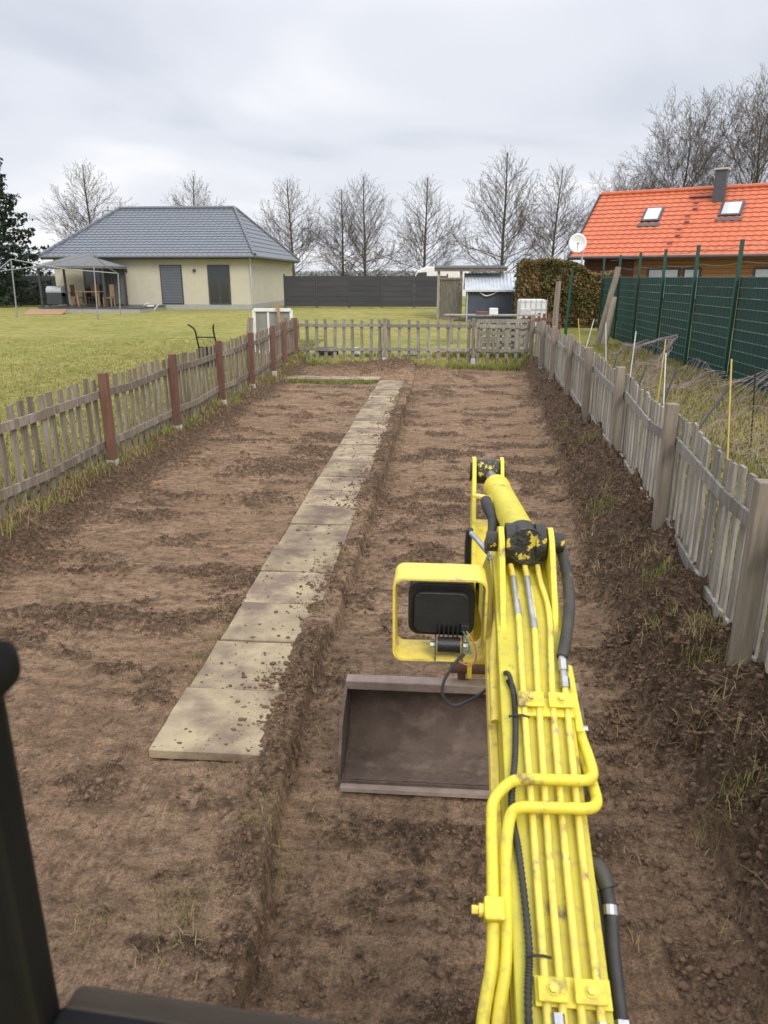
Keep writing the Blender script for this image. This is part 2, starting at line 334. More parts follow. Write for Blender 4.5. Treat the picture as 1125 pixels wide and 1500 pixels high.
# ---------------------------------------------------------------- terrain
def fence_x(y):   # line of the right-hand picket fence
    return np.interp(y, [0, 3.45, 6.04, 9.1, 11.3, 14.8, 20], [1.36, 1.66, 1.92, 2.11, 2.22, 2.37, 2.43])
def lawn_h(x, y):
    x = np.asarray(x, float); y = np.asarray(y, float)
    z = .34 + .42 * ss(20, 40, y) + .05 * (fbm(x * .25, y * .25, 3, 3) - .5)
    z = np.where(x > 0, .36 + .3 * ss(20, 40, y) + .06 * (fbm(x * .4, y * .4, 4, 3) - .5), z)
    inside = ss(-4.0, -3.85, x) * (1 - ss(0, .18, x - fence_x(y))) * (1 - ss(20.0, 20.25, y))
    return z * (1 - inside) + (-.3) * inside
def soil_h(x, y, detail=True):
    x = np.asarray(x, float); y = np.asarray(y, float)
    n1 = fbm(x * 1.1, y * 1.1, 11, 4); n2 = fbm(x * 5, y * 5, 21, 5, .55); n3 = fbm(x * 16, y * 16, 31, 4, .6)
    streak = fbm(x * 1.4, y * 11, 41, 4)
    # edge of the step left of the digger, crumbled
    ex = np.interp(y, [0, 2.1, 3.6, 5, 9, 18], [-.60, -.64, -.73, -.70, -.68, -.66]) + .06 * (fbm(x * 0 + 3, y * 2.3, 51, 4) - .5) + .03 * (fbm(x * 3, y * 7, 57, 3) - .5)
    left = 1 - ss(-.016, .016, x - ex)
    z = .115 * left * (1 - .5 * ss(14, 18, y))
    loose = .06 + .78 * ss(.49, .62, .74 * fbm(x * 1.7 + 4, y * 2.4, 61, 6, .68) + .26 * fbm(x * 1.6, y * 9, 64, 5, .65))
    # scrape marks
    z = z + .022 * (streak - .5) + .03 * (n1 - .5)
    # crumbs along the slab's right edge
    crumb = np.exp(-((x - (ex - .08)) / .12) ** 2) * ss(.30, .6, fbm(x * 2.2, y * 1.5, 71, 4)) * ss(16.5, 11, y)
    crumb2 = np.exp(-((x - (ex + .12)) / .12) ** 2) * ss(.35, .65, fbm(x * 3, y * 1.9, 75, 4))
    z = z + .03 * crumb * (.2 + n3 * 1.2) + .02 * crumb2 * n3
    loose = np.maximum(loose, np.clip(.8 * crumb + .35 * crumb2, 0, 1))
    # bed under the slabs
    bed = ss(-1.46, -1.40, x) * (1 - ss(-.95, -.88, x)) * ss(3.0, 3.1, y) * (1 - ss(17.5, 17.6, y))
    z = z - .045 * bed * (1 - np.clip(crumb, 0, 1))
    # left bank up to the lawn
    bx = -3.55 + .16 * (fbm(x * 0 + 1, y * 1.1, 81, 4) - .5) * 2
    bank = 1 - ss(-.36, .0, x - bx)
    z = z + bank * (.215 + .10 * (n2 - .4) + .05 * (n3 - .5)) - .15 * ss(-3.96, -4.12, x)
    loose = np.maximum(loose, np.exp(-((x - bx + .1) / .26) ** 2) * .95)
    # right-hand mound against the fence
    fx = fence_x(y); toe = np.interp(y, [0, 2.4, 3.1, 4.2, 5.8, 8.5, 14, 20], [1.12, 1.18, 1.20, 1.10, 1.18, 1.42, 1.80, 2.1]) + .22 * (fbm(x * 0 + 9, y * 1.6, 91, 4) - .5)
    t = np.clip((x - toe) / (fx - toe + 1e-3), 0, 1.4)
    wall = ss(0, .06, x - toe) * .10 * ss(4.2, 2.6, y)
    mound = ss(0, .75, t) * (.33 - .09 * ss(8, 16, y)) * (.9 + .1 * ss(3.0, 5.0, y)) + wall
    rough = ss(0, .25, t)
    z = z + mound + rough * (.24 * (n2 - .47) + .12 * (n3 - .5)) - .30 * ss(.12, .3, x - fx)
    loose = np.maximum(loose, rough * .95)
    # far end: heap of dark soil before the back fence
    fe = ss(17.9, 18.8, y)
    z = z + fe * .10 + .20 * np.exp(-((x + 1.3) / 1.5) ** 2 - ((y - 19.0) / .55) ** 2) * (.6 + n2)
    loose = np.maximum(loose, np.exp(-((x + 1.6) / 2.2) ** 2 - ((y - 19.0) / .6) ** 2) * 1.1)
    z = z - .25 * ss(20.05, 20.3, y)
    # loose ground is lumpy, scraped ground smoother
    loose = np.clip(loose, 0, 1)
    if detail:
        wx = x + .05 * (n2 - .5); wy = y + .05 * (n3 - .5)
        big = cell(x * 5.5 + 3 + 1.6 * (n2 - .5) + .9 * (n3 - .5), y * 5.5 + 1.6 * (n1 - .5) + 1.0 * (n3 - .5), 151) * .06 * rough
        z = z + big
        lump = cell(wx * 11, wy * 11, 111) * .030 + cell(wx * 21 + 5, wy * 21, 121) * .020
        z = z + (n2 - .5) * .06 * (.3 + loose) + (n3 - .5) * .035 * (.3 + loose) + lump * (.12 + 1.15 * loose ** 1.5)
        n4 = fbm(x * 45, y * 45, 101, 2)
        z = z + (n4 - .5) * .022 * (.5 + loose)
    return z, loose
def grid_faces(nr, nc):
    i = np.arange(nr - 1)[:, None] * nc + np.arange(nc - 1)[None, :]
    i = i.ravel(); return np.stack([i, i + 1, i + nc + 1, i + nc], 1)
# lawn / ground sheet to the horizon
xs = np.concatenate([-np.geomspace(900, 8, 40), np.arange(-7.6, -4.2, .2), np.arange(-4.2, -3.7, .05), np.arange(-3.6, 1.2, .4), np.arange(1.2, 3.0, .06), np.arange(3.0, 8, .2), np.geomspace(8.3, 900, 40)])
ys = np.concatenate([np.array([-200, -60, -20, -8, -3]), np.arange(-1, 19.5, .2), np.arange(19.6, 20.6, .06), np.arange(20.7, 46, .35), np.geomspace(47, 1500, 50)])
X, Y = np.meshgrid(xs, ys); Z = lawn_h(X, Y)
g = link('ground', np_mesh('ground', np.stack([X, Y, Z], -1).reshape(-1, 3), grid_faces(len(ys), len(xs)), lawn_m, True)); tag(g, kind='structure')
# the scraped plot
xs = np.arange(-4.14, 2.75, .0125); rows = [.6]
while rows[-1] < 20.3: rows.append(rows[-1] + max(.0095, .0038 * rows[-1]))
X, Y = np.meshgrid(xs, np.array(rows)); Z, LO = soil_h(X, Y)
Z = np.where(X > fence_x(Y) + .32, -.5, Z)
s_o = link('dug_soil', np_mesh('dug_soil', np.stack([X, Y, Z], -1).reshape(-1, 3), grid_faces(len(rows), len(xs)), soil_m, True, {'loose': LO, 'scrape': .8 * ss(4.2, 2.8, Y) * ss(.3, .5, fbm(X * 1.3, Y * .8, 141, 3))})); tag(s_o, kind='structure')
# soil under and behind the digger
X, Y = np.meshgrid(np.arange(-4.1, 3.0, .12), np.arange(-4, .72, .12)); Z, LO = soil_h(X, Y)
tag(link('dug_soil', np_mesh('dug_soil', np.stack([X, Y, Z - .02], -1).reshape(-1, 3), grid_faces(X.shape[0], X.shape[1]), soil_m, True, {'loose': LO})), kind='structure')

# clods
def ico():
    t = (1 + 5 ** .5) / 2
    v = np.array([(-1, t, 0), (1, t, 0), (-1, -t, 0), (1, -t, 0), (0, -1, t), (0, 1, t), (0, -1, -t), (0, 1, -t), (t, 0, -1), (t, 0, 1), (-t, 0, -1), (-t, 0, 1)], float)
    f = np.array([(0, 11, 5), (0, 5, 1), (0, 1, 7), (0, 7, 10), (0, 10, 11), (1, 5, 9), (5, 11, 4), (11, 10, 2), (10, 7, 6), (7, 1, 8), (3, 9, 4), (3, 4, 2), (3, 2, 6), (3, 6, 8), (3, 8, 9), (4, 9, 5), (2, 4, 11), (6, 2, 10), (8, 6, 7), (9, 8, 1)])
    return v / np.linalg.norm(v[0]), f
IV, IF = ico()
def clods(name, px, py, size, zoff=.2, m=clod_m):
    n = len(px); pz, _ = soil_h(px, py)
    v = IV[None] * (1 + .95 * (rng.random((n, 12, 1)) - .5)) * size[:, None, None] * np.array([1, 1, .75])
    a = rng.random(n) * 6.28; ca, sa = np.cos(a)[:, None], np.sin(a)[:, None]
    vx = v[..., 0] * ca - v[..., 1] * sa; vy = v[..., 0] * sa + v[..., 1] * ca; sx = 1 + .5 * rng.random((n, 1))
    P = np.stack([vx * sx + px[:, None], vy + py[:, None], v[..., 2] + (pz + size * zoff)[:, None]], -1)
    f = IF[None] + (np.arange(n) * 12)[:, None, None]
    o = link(name, np_mesh(name, P.reshape(-1, 3), f.reshape(-1, 3), m, False)); return tag(o, kind='stuff')
def scatter(n, x0, x1, y0, y1, dens):
    px = rng.uniform(x0, x1, n); py = y0 + (y1 - y0) * rng.random(n) ** 1.5
    keep = rng.random(n) < dens(px, py); return px[keep], py[keep]
def dens_mound(x, y):
    return ss(-.12, .3, x - (fence_x(y) - .75)) * (x < fence_x(y) + .02) * (.5 + .5 * ss(.4, .6, fbm(x * 3, y * 3, 5, 3)))
px, py = scatter(15000, .9, 2.4, 1.2, 17, dens_mound)
clods('mound_clods', px, py, .004 + .015 * rng.random(len(px)) ** 3)
def dens_floor(x, y):
    _, lo = soil_h(x, y, False); return np.clip(lo - .3, 0, 1) ** 2 * .6 + .02
px, py = scatter(22000, -3.7, 1.4, 1.2, 18.5, dens_floor)
k = ~((px > -1.42) & (px < -.83) & (py > 3.1) & (py < 17.5)); px, py = px[k], py[k]
clods('floor_clods', px, py, .003 + .018 * rng.random(len(px)) ** 4)

OV = np.array([(1, 0, 0), (-1, 0, 0), (0, 1, 0), (0, -1, 0), (0, 0, 1), (0, 0, -1)], float)
OF = np.array([(0, 2, 4), (2, 1, 4), (1, 3, 4), (3, 0, 4), (2, 0, 5), (1, 2, 5), (3, 1, 5), (0, 3, 5)])
def crumbs(name, px, py, size):
    n = len(px); pz, _ = soil_h(px, py); q = rng.normal(size=(n, 6, 3)) * .28
    v = (OV[None] + q) * (size[:, None, None] * (.6 + .8 * rng.random((n, 1, 3)))); a = rng.random(n) * 6.28; ca, sa = np.cos(a)[:, None], np.sin(a)[:, None]
    P = np.stack([v[..., 0] * ca - v[..., 1] * sa + px[:, None], v[..., 0] * sa + v[..., 1] * ca + py[:, None], v[..., 2] + (pz + size * .3)[:, None]], -1)
    return tag(link(name, np_mesh(name, P.reshape(-1, 3), (OF[None] + (np.arange(n) * 6)[:, None, None]).reshape(-1, 3), clod_m)), kind='stuff')
def dens_crumb(x, y):
    _, lo = soil_h(x, y, False); return np.clip(lo * 1.1 - .1, 0, 1) * (.35 + .65 * ss(.42, .58, fbm(x * 6, y * 9, 131, 3))) + .015
px, py = scatter(190000, -3.8, 2.1, 1.3, 13, dens_crumb); k = (px < fence_x(py)) & ~((px > -1.42) & (px < -.85) & (py > 3.1)); px, py = px[k], py[k]
crumbs('soil_crumbs', px, py, .0035 + .010 * rng.random(len(px)) ** 2.2)
# grass and straw blades
def blades(name, px, py, pz, h, w, m, lean=.6, n=3):
    k = len(px); px = np.repeat(px, n); py = np.repeat(py, n); pz = np.repeat(pz, n); h = np.repeat(h, n) * (.6 + .6 * rng.random(k * n))
    a = rng.random(k * n) * 6.283; l = lean * rng.random(k * n) ** .7
    sp = .02; px = px + rng.normal(0, sp, k * n); py = py + rng.normal(0, sp, k * n)
    dx, dy = np.cos(a), np.sin(a); hz = h * np.cos(l); hx = h * np.sin(l)
    b0 = np.stack([px - dy * w, py + dx * w, pz - .01], -1); b1 = np.stack([px + dy * w, py - dx * w, pz - .01], -1)
    m0 = np.stack([px - dy * w * .7 + dx * hx * .35, py + dx * w * .7 + dy * hx * .35, pz + hz * .62], -1); m1 = np.stack([px + dy * w * .7 + dx * hx * .35, py - dx * w * .7 + dy * hx * .35, pz + hz * .62], -1)
    t = np.stack([px + dx * hx, py + dy * hx, pz + hz], -1)
    V = np.stack([b0, b1, m1, m0, t], 1).reshape(-1, 3); i = np.arange(k * n)[:, None] * 5
    F = np.concatenate([i + np.array([[0, 1, 2]]), i + np.array([[0, 2, 3]]), i + np.array([[3, 2, 4]])])
    return tag(link(name, np_mesh(name, V, F, m)), kind='stuff')
# lawn left of the fence
n = 52000; d = 4 + 26 * rng.random(n) ** 1.6; px = -4.0 - (d - 4) * rng.random(n) * .9; py = 5.2 + 20 * rng.random(n) ** 1.2
blades('lawn_grass', px, py, lawn_h(px, py), .025 + .05 * rng.random(n), .005, grass_g, .9, 2)
n = 9000; px = -3.98 - 6 * rng.random(n) ** 1.5; py = 5.5 + 16 * rng.random(n)
blades('lawn_dry_grass', px, py, lawn_h(px, py), .03 + .05 * rng.random(n), .005, grass_y, 1.1, 2)
# tufts along the fence feet
def strip(n, x0, x1, y0, y1): return rng.uniform(x0, x1, n), rng.uniform(y0, y1, n)
px, py = strip(2200, -4.02, -3.70, 5.5, 20); k = fbm(py * 1.5, px * 2, 7, 3) > .48; px, py = px[k], py[k]
blades('fence_foot_grass', px, py, np.maximum(lawn_h(px, py), soil_h(px, py)[0]), .05 + .09 * rng.random(len(px)), .004, grass_y, 1.45, 4)
px, py = strip(1600, -4.02, -3.7, 5.5, 20)
blades('fence_foot_green_grass', px, py, np.maximum(lawn_h(px, py), soil_h(px, py)[0]), .05 + .10 * rng.random(len(px)), .004, grass_g, 1.0, 3)
px, py = strip(3000, -3.9, 2.3, 19.4, 20.6); k = (px > .2) | (rng.random(len(px)) < .25); px, py = px[k], py[k]
blades('back_fence_grass', px, py, np.maximum(lawn_h(px, py), soil_h(px, py)[0]), .08 + .14 * rng.random(len(px)), .007, grass_g, .9, 3)
px, py = strip(900, -3.6, -1.5, 16.9, 17.4)
blades('cross_path_grass', px, py, soil_h(px, py)[0], .04 + .06 * rng.random(len(px)), .006, grass_g, .9, 3)
# right of the right fence: dry and green grass
px, py = strip(16000, 1.7, 6.2, 2.5, 24); k = px > fence_x(py) + .08; px, py = px[k], py[k]
blades('verge_dry_grass', px, py, lawn_h(px, py), .05 + .11 * rng.random(len(px)), .005, grass_y, 1.4, 4)
px, py = strip(14000, 1.7, 6.2, 2.5, 24); k = px > fence_x(py) + .08; px, py = px[k], py[k]
blades('verge_green_grass', px, py, lawn_h(px, py), .06 + .12 * rng.random(len(px)), .006, grass_g, 1.0, 3)
# tufts lying on the mound and by the slabs
def tufts(name, cs, m, rad, cnt, h, lean=1.1):
    PX = []; PY = []
    for (x, y) in cs:
        PX.append(rng.normal(x, rad, cnt)); PY.append(rng.normal(y, rad, cnt))
    px = np.concatenate(PX); py = np.concatenate(PY); return blades(name, px, py, soil_h(px, py)[0], h * (.5 + rng.random(len(px))), .0019, m, lean, 2)
tufts('mound_green_tufts', [(1.55, 6.9), (1.53, 6.75), (1.58, 5.0), (1.6, 4.1), (1.45, 4.3), (1.3, 2.75), (1.5, 3.8), (1.9, 9.5), (1.85, 11)], grass_g, .06, 60, .11)
tufts('mound_straw', [(rng.uniform(1.15, 2.0), rng.uniform(2.2, 12)) for _ in range(70)], grass_y, .08, 16, .10, 1.62)
tufts('slab_edge_grass', [(-1.46, 4.3), (-1.47, 4.05), (-1.45, 3.85), (-.88, 4.75), (-.85, 5.6), (-.84, 5.8), (-.82, 6.0), (-.8, 9.3), (-.78, 10.4), (-.8, 12), (-1.5, 10.5), (-1.5, 13), (-1.5, 15), (-.78, 14.2), (-1.47, 8)], grass_m, .04, 34, .045)
tufts('step_grass', [(-1.05, 2.96), (-.62, 2.45), (-.78, 2.6), (-.85, 2.25), (-.9, 2.15), (-1.0, 2.2), (-.95, 2.05), (-1.25, 2.05), (-.75, 2.75)], grass_m, .05, 34, .04, 1.55)
tufts('step_straw', [(-.95, 1.95), (-.85, 2.0), (-.75, 1.95), (-.7, 2.6), (-1.3, 2.0), (-.8, 3.3), (-.75, 3.8), (-.5, 2.8), (-.3, 2.3), (.9, 2.6), (1.0, 3.3), (-.6, 3.4)] + [(rng.uniform(-3, 1.1), rng.uniform(2, 9)) for _ in range(18)], grass_y, .05, 8, .06, 1.62)

# ---------------------------------------------------------------- slab path
path = empty('slab_path', (-1.12, 3.1, .1)); tag(path, kind='structure')
def slab_mesh(i):
    mb = MB(); n = 5; w = .59 / 2; l = .585 / 2
    prof = []
    for (ax, ay, bx, by) in ((-w, -l, w, -l), (w, -l, w, l), (w, l, -w, l), (-w, l, -w, -l)):
        for k in range(n):
            t = k / n; prof.append((ax + (bx - ax) * t + random.uniform(-.004, .004), ay + (by - ay) * t + random.uniform(-.004, .004)))
    mb.prism(prof, 'z', -.05, 0)
    me = bpy.data.meshes.new('paving_slab'); me.from_pydata(mb.v, [], mb.f); me.materials.append(slab_m); bm_fix(me); return me
slab_me = [slab_mesh(i) for i in range(5)]
for i in range(24):
    y = 3.08 + .6 * i + .295
    o = link('paving_slab', slab_me[i % 5], path, (-1.125 + random.uniform(-.012, .012) - .0015 * i, y, .132 + random.uniform(-.006, .008) - .03 * max(0, (y - 12) / 5)),
             (random.uniform(-.012, .012), random.uniform(-.012, .012), random.uniform(-.015, .015) + (math.pi if i % 2 else 0)))
    b = o.modifiers.new('b', 'BEVEL'); b.width = .003; b.segments = 1; b.limit_method = 'ANGLE'
for i in range(4):
    o = link('paving_slab', slab_me[i], path, (-1.75 - .6 * i, 17.62 + .02 * i, .125), (random.uniform(-.012, .012), random.uniform(-.012, .012), random.uniform(-.02, .02)))
# crumbs of soil lying on the slabs
px, py = scatter(14000, -1.42, -.80, 3.1, 16, lambda x, y: .05 + .9 * ss(-1.15, -.82, x + .25 * (fbm(x * 3, y * 2.2, 77, 3) - .5)) * ss(.35, .6, fbm(x * 2, y * 1.6, 78, 3)))
n = len(px); sz = .003 + .011 * rng.random(n) ** 4
_sh = soil_h
def soil_h_slab(x, y, detail=True):
    z, l = _sh(x, y, detail); return np.maximum(z, .133 - .03 * np.clip((y - 12) / 5, 0, 1)), l
soil_h = soil_h_slab
clods('slab_crumbs', px, py, sz, .3)
soil_h = _sh

# ---------------------------------------------------------------- picket fences
def picket_mesh(h, w=.088, t=.02, k=0):
    mb = MB(); a = random.uniform(-.006, .006); b = random.uniform(-.006, .006)
    prof = [(-w / 2, 0), (w / 2, 0), (w / 2 + a * .4, h + a), (-w / 2 + a * .4, h + b)]
    mb.prism(prof, 'y', -t / 2, t / 2)
    return mb
def picket_set(h, m, n=5, **kw):
    out = []
    for k in range(n):
        mb = picket_mesh(h, **kw); me = bpy.data.meshes.new('picket'); me.from_pydata(mb.v, [], mb.f); me.materials.append(m); bm_fix(me); out.append(me)
    return out
def picket_fence(label, group, pts, post_m, rail_m, picket_m, z0, top, spacing, post_w, post_h, sag=.0, wob=.03, inner=1, base=True, seed=1, rail_z=(.28, .86), skip=()):
    """pts: list of post positions (x,y); inner: side of the posts and rails (+1 = left of the direction of travel)"""
    random.seed(seed)
    root = empty('picket_fence', (pts[0][0], pts[0][1], z0), label, 'fence', group)
    ps = picket_set(top, picket_m); ps2 = picket_set(top * .985, picket_m, 3, w=.076)
    post_me = None
    for i, (x, y) in enumerate(pts):
        ang = math.atan2(pts[min(i + 1, len(pts) - 1)][1] - pts[max(i - 1, 0)][1], pts[min(i + 1, len(pts) - 1)][0] - pts[max(i - 1, 0)][0])
        nx, ny = -math.sin(ang) * inner, math.cos(ang) * inner
        if post_me is None:
            mb = MB(); mb.box((0, 0, post_h / 2), (post_w, post_w, post_h)); post_me = bpy.data.meshes.new('post'); post_me.from_pydata(mb.v, [], mb.f); post_me.materials.append(post_m); bm_fix(post_me)
        p = (x + nx * (post_w / 2 + .045), y + ny * (post_w / 2 + .045), z0 - .02)
        o = link('post', post_me, root, p, (random.uniform(-wob, wob), random.uniform(-wob, wob), ang))
        bv = o.modifiers.new('b', 'BEVEL'); bv.width = .006; bv.segments = 2
        if base:
            mb = MB(); mb.box((p[0], p[1], z0 - .04), (post_w + .014, post_w + .014, .27), (0, 0, ang)); mb.build('post_footing', concrete, root)
    for i in range(len(pts) - 1):
        a = Vector((*pts[i], 0)); b = Vector((*pts[i + 1], 0)); d = b - a; L = d.length; d.normalize(); nrm = Vector((-d.y, d.x, 0)) * inner; ang = math.atan2(d.y, d.x)
        n = int(L / spacing); tilt = random.uniform(-.012, .012); s_ = sag * random.uniform(.5, 1.3); mid = random.uniform(.4, .6)
        for zz in rail_z:
            zr = z0 + zz; e1 = random.uniform(-.015, .015); e2 = random.uniform(-.015, .015); em = -s_ + random.uniform(-.02, .01)
            m_ = a + d * (L * mid)
            for (p0, p1, q0, q1) in ((a, m_ + d * .05, zr + e1, zr + em), (m_ - d * .05, b, zr + em + .008, zr + e2)):
                off = .022 if p0 is a else .024
                mb = MB(); mb.bar(p0 + nrm * off + Vector((0, 0, q0)), p1 + nrm * off + Vector((0, 0, q1)), .024, .085)
                mb.build('rail', rail_m, root)
        for k in range(n):
            t = (k + .5) / n
            if (i, k) in skip: continue
            p = a + d * (L * t) - nrm * .004; dz = -s_ * math.sin(math.pi * t)
            me = random.choice(ps if random.random() < .75 else ps2)
            link('picket', me, root, (p.x, p.y, z0 + dz + random.uniform(-.02, .015)), (random.uniform(-.012, .012), tilt + random.uniform(-.022, .022), ang + random.uniform(-.06, .06)))
    return root
picket_fence('weathered picket fence with red-brown posts along the lawn at left', 'picket fences round the plot',
             [(-3.9, 3.4), (-3.9, 5.55), (-3.9, 8.14), (-3.87, 10.26), (-3.88, 12.6), (-3.86, 14.6), (-3.9, 16.8), (-3.98, 18.4), (-4.02, 20.1)], wood_red, wood_brown, wood_brown, .28, 1.06, .185, .088, 1.12, .02, .012, -1, True, 3)
picket_fence('weathered grey picket fence across the far end of the plot', 'picket fences round the plot',
             [(-4.0, 20.2), (-1.55, 20.25), (.83, 20.2), (2.35, 20.2)], wood_brown, wood_grey, wood_grey, .26, 1.08, .24, .10, 1.14, .0, .012, -1, True, 5, (.30, .92))
picket_fence('leaning grey picket fence with sagging rails beside the soil mound at right', 'picket fences round the plot',
             [(1.46, 1.2), (1.73, 3.68), (1.96, 6.1), (2.14, 8.7), (2.26, 11.2), (2.38, 13.7), (2.45, 16.2), (2.48, 18.3), (2.44, 20.1)], wood_post, wood_grey, wood_grey, .25, 1.10, .155, .095, 1.20, .05, .02, 1, True, 9, (.16, .86))

# ---------------------------------------------------------------- the excavator
EX = .31
ex = empty('excavator', (EX, -.3, 0), 'yellow excavator boom with hydraulic pipes, wide bucket and black cab frame in the foreground', 'excavator')
def bz(s): return .83 + .491 * (s - 1.28)       # top of the boom
def bp(l, s, h=0): return (EX + l, s - h * .44, bz(s) + h * .9)
boom = MB()
top = [(.55, .47), (1.28, .83), (2.40, 1.38), (2.56, 1.425), (2.72, 1.40), (3.02, 1.22), (3.36, 1.02)]
bot = [(3.36, .86), (3.0, .94), (2.70, 1.06), (2.45, 1.08), (1.45, .58), (.60, .26)]
boom.prism(top + bot, 'x', EX - .108, EX + .108)
boom_m = mat('boom_paint', (.55, .48, .035), .5, (.47, .41, .035), 9, bump=.08, bscale=150, col3=(.40, .32, .06), s3=40, lo3=.52, hi3=.7, col4=(.13, .10, .05), s4=7, lo4=.62, hi4=.70)  # greener than the pipes, and darkened to paint in the shade between them
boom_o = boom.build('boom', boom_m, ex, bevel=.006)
# welded flange strip along the boom's left cheek
mb = MB(); mb.prism([(.6, .33), (1.3, .70), (2.42, 1.24), (2.42, 1.16), (1.3, .62), (.6, .26)], 'x', EX - .135, EX - .1085); mb.build('side_flange', yellow_worn, boom_o, bevel=.004)
# ears that carry the dipper cylinder
for i, l in enumerate((-.086, .086)):
    mb = MB(); mb.prism([(2.20, 1.27), (2.28, 1.35), (2.44, 1.53), (2.50, 1.56), (2.56, 1.54), (2.60, 1.47), (2.60, 1.38), (2.40, 1.34)], 'x', EX + l - .010, EX + l + .010)
    mb.build('cylinder_ear', yellow, boom_o, bevel=.004)
mb = MB(); mb.tube([(EX - .135, 2.51, 1.50), (EX + .135, 2.51, 1.50)], .036, 16); mb.build('pin', greasy, boom_o, True)
mb = MB()
for l in (-.052, .052): mb.tube([(EX + l - .017, 2.51, 1.50), (EX + l + .017, 2.51, 1.50)], .068, 18)
mb.build('bush', greasy, boom_o, True)
# dipper cylinder
d0 = Vector((EX, 2.51, 1.50)); d1 = Vector((EX - .055, 3.62, 1.46)); dd = (d1 - d0)
mb = MB(); mb.tube([d0 + dd * .0, d0 + dd * .035, d0 + dd * .04, d0 + dd * .74], [.062, .062, .057, .057], 24); mb.tube([d0 + dd * .70, d0 + dd * .75], .061, 24)
cyl = mb.build('dipper_cylinder', yellow, ex, True)
mb = MB(); mb.tube([d0 + dd * -.05, d0 + dd * .055], .066, 20); mb.build('cylinder_eye', greasy, cyl, True)
mb = MB(); mb.tube([d0 + dd * .74, d0 + dd * .98], .027, 16); mb.build('piston_rod', steel, cyl, True)
mb = MB(); mb.tube([(EX - .118, 3.65, 1.465), (EX - .012, 3.65, 1.465)], .062, 18); mb.build('rod_eye', greasy, cyl, True)
mb = MB(); mb.bar(d0 + dd * .55 + Vector((-.04, 0, .0)), d0 + dd * .55 + Vector((-.13, 0.02, .01)), .03, .014); mb.build('cylinder_port', yellow_worn, cyl, bevel=.003)
# dipper arm (stick)
st = [(3.65 + .075 * math.cos(R(a)), 1.465 + .075 * math.sin(R(a))) for a in (-20, 15, 50, 85, 120, 155)][::-1][::-1]
st = [(3.62, 1.22), (3.56, 1.0), (3.50, .50), (3.40, .42), (3.30, .48), (3.24, .80), (3.24, 1.02), (3.42, 1.25)] + st[::-1]
stick = MB().prism(st, 'x', EX - .145, EX - .125).build('dipper_arm', yellow, ex, bevel=.004)
MB().prism(st, 'x', EX - .006, EX + .012).build('side_plate', yellow, stick, bevel=.004)
MB().prism([(3.62, 1.22), (3.56, 1.0), (3.50, .50), (3.40, .44), (3.34, .6), (3.34, 1.0), (3.50, 1.22)], 'x', EX - .124, EX - .007).build('core', yellow, stick, bevel=.004)
mb = MB(); mb.tube([(EX - .155, 3.65, 1.465), (EX + .022, 3.65, 1.465)], .048, 18); mb.build('pin', greasy, stick, True)
mb = MB(); mb.tube([(EX - .185, 3.36, 1.0), (EX + .13, 3.36, .98)], .05, 18); mb.build('pin', greasy, stick, True)
# bucket
bc = -.17 + EX; bw = .585
prof = [(3.02, .035), (3.16, .012), (3.30, .03), (3.40, .09), (3.46, .19), (3.46, .30), (3.40, .37), (3.34, .40)]
pin_ = [(3.02, .055), (3.16, .034), (3.295, .05), (3.385, .105), (3.44, .195), (3.44, .295), (3.385, .355), (3.335, .38)]
mb = MB()
n = len(prof)
vs = [(bc - bw, y, z) for y, z in prof] + [(bc + bw, y, z) for y, z in prof] + [(bc - bw, y, z) for y, z in pin_] + [(bc + bw, y, z) for y, z in pin_]
fs = [(i, i + 1, n + i + 1, n + i) for i in range(n - 1)] + [(2 * n + i, 3 * n + i, 3 * n + i + 1, 2 * n + i + 1) for i in range(n - 1)] + [(0, n, 3 * n, 2 * n), (n - 1, 3 * n - 1, 4 * n - 1, 2 * n - 1)]
mb.add(vs, fs); bucket = mb.build('bucket', bucket_steel, ex, True)
for sx in (-1, 1):
    x0 = bc + sx * bw; MB().prism(prof + [(3.12, .30), (3.03, .13)], 'x', x0 - .007 + sx * .008, x0 + .007 + sx * .008).build('side_plate', bucket_steel, bucket)
MB().prism([(3.325, .375), (3.40, .375), (3.40, .425), (3.325, .425)], 'x', bc - bw - .01, bc + bw + .01).build('top_rail', bucket_rim, bucket, bevel=.006)
MB().prism([(2.97, .028), (3.06, .018), (3.06, .034), (2.975, .044)], 'x', bc - bw, bc + bw).build('cutting_edge', bucket_rim, bucket)
MB().prism([(3.38, .40), (3.44, .40), (3.46, .56), (3.38, .56)], 'x', bc - .02, bc + .02).build('ear', rust, bucket, bevel=.005)
MB().prism([(3.38, .40), (3.44, .40), (3.46, .56), (3.38, .56)], 'x', bc + .19, bc + .23).build('ear', rust, bucket, bevel=.005)
mb = MB(); mb.tube([(bc - .06, 3.40, .50), (bc + .27, 3.40, .50)], .042, 16); mb.build('bucket_pin', rust, bucket, True)
# loose earth left in the bucket
gx = np.linspace(bc - bw + .015, bc + bw - .015, 120); gy = np.linspace(3.03, 3.40, 40); GX, GY = np.meshgrid(gx, gy)
fl = np.interp(GY, [p[0] for p in pin_[:5]], [p[1] for p in pin_[:5]]); GZ = fl + .004 + .018 * (fbm(GX * 4, GY * 6, 14, 4, .5) - .45) * ss(3.0, 3.15, GY) + .006 * (fbm(GX * 25, GY * 25, 18, 3) - .5)
tag(link('soil_in_bucket', np_mesh('soil_in_bucket', np.stack([GX, GY, GZ], -1).reshape(-1, 3), grid_faces(40, 120), bucket_steel, True)), kind='stuff')
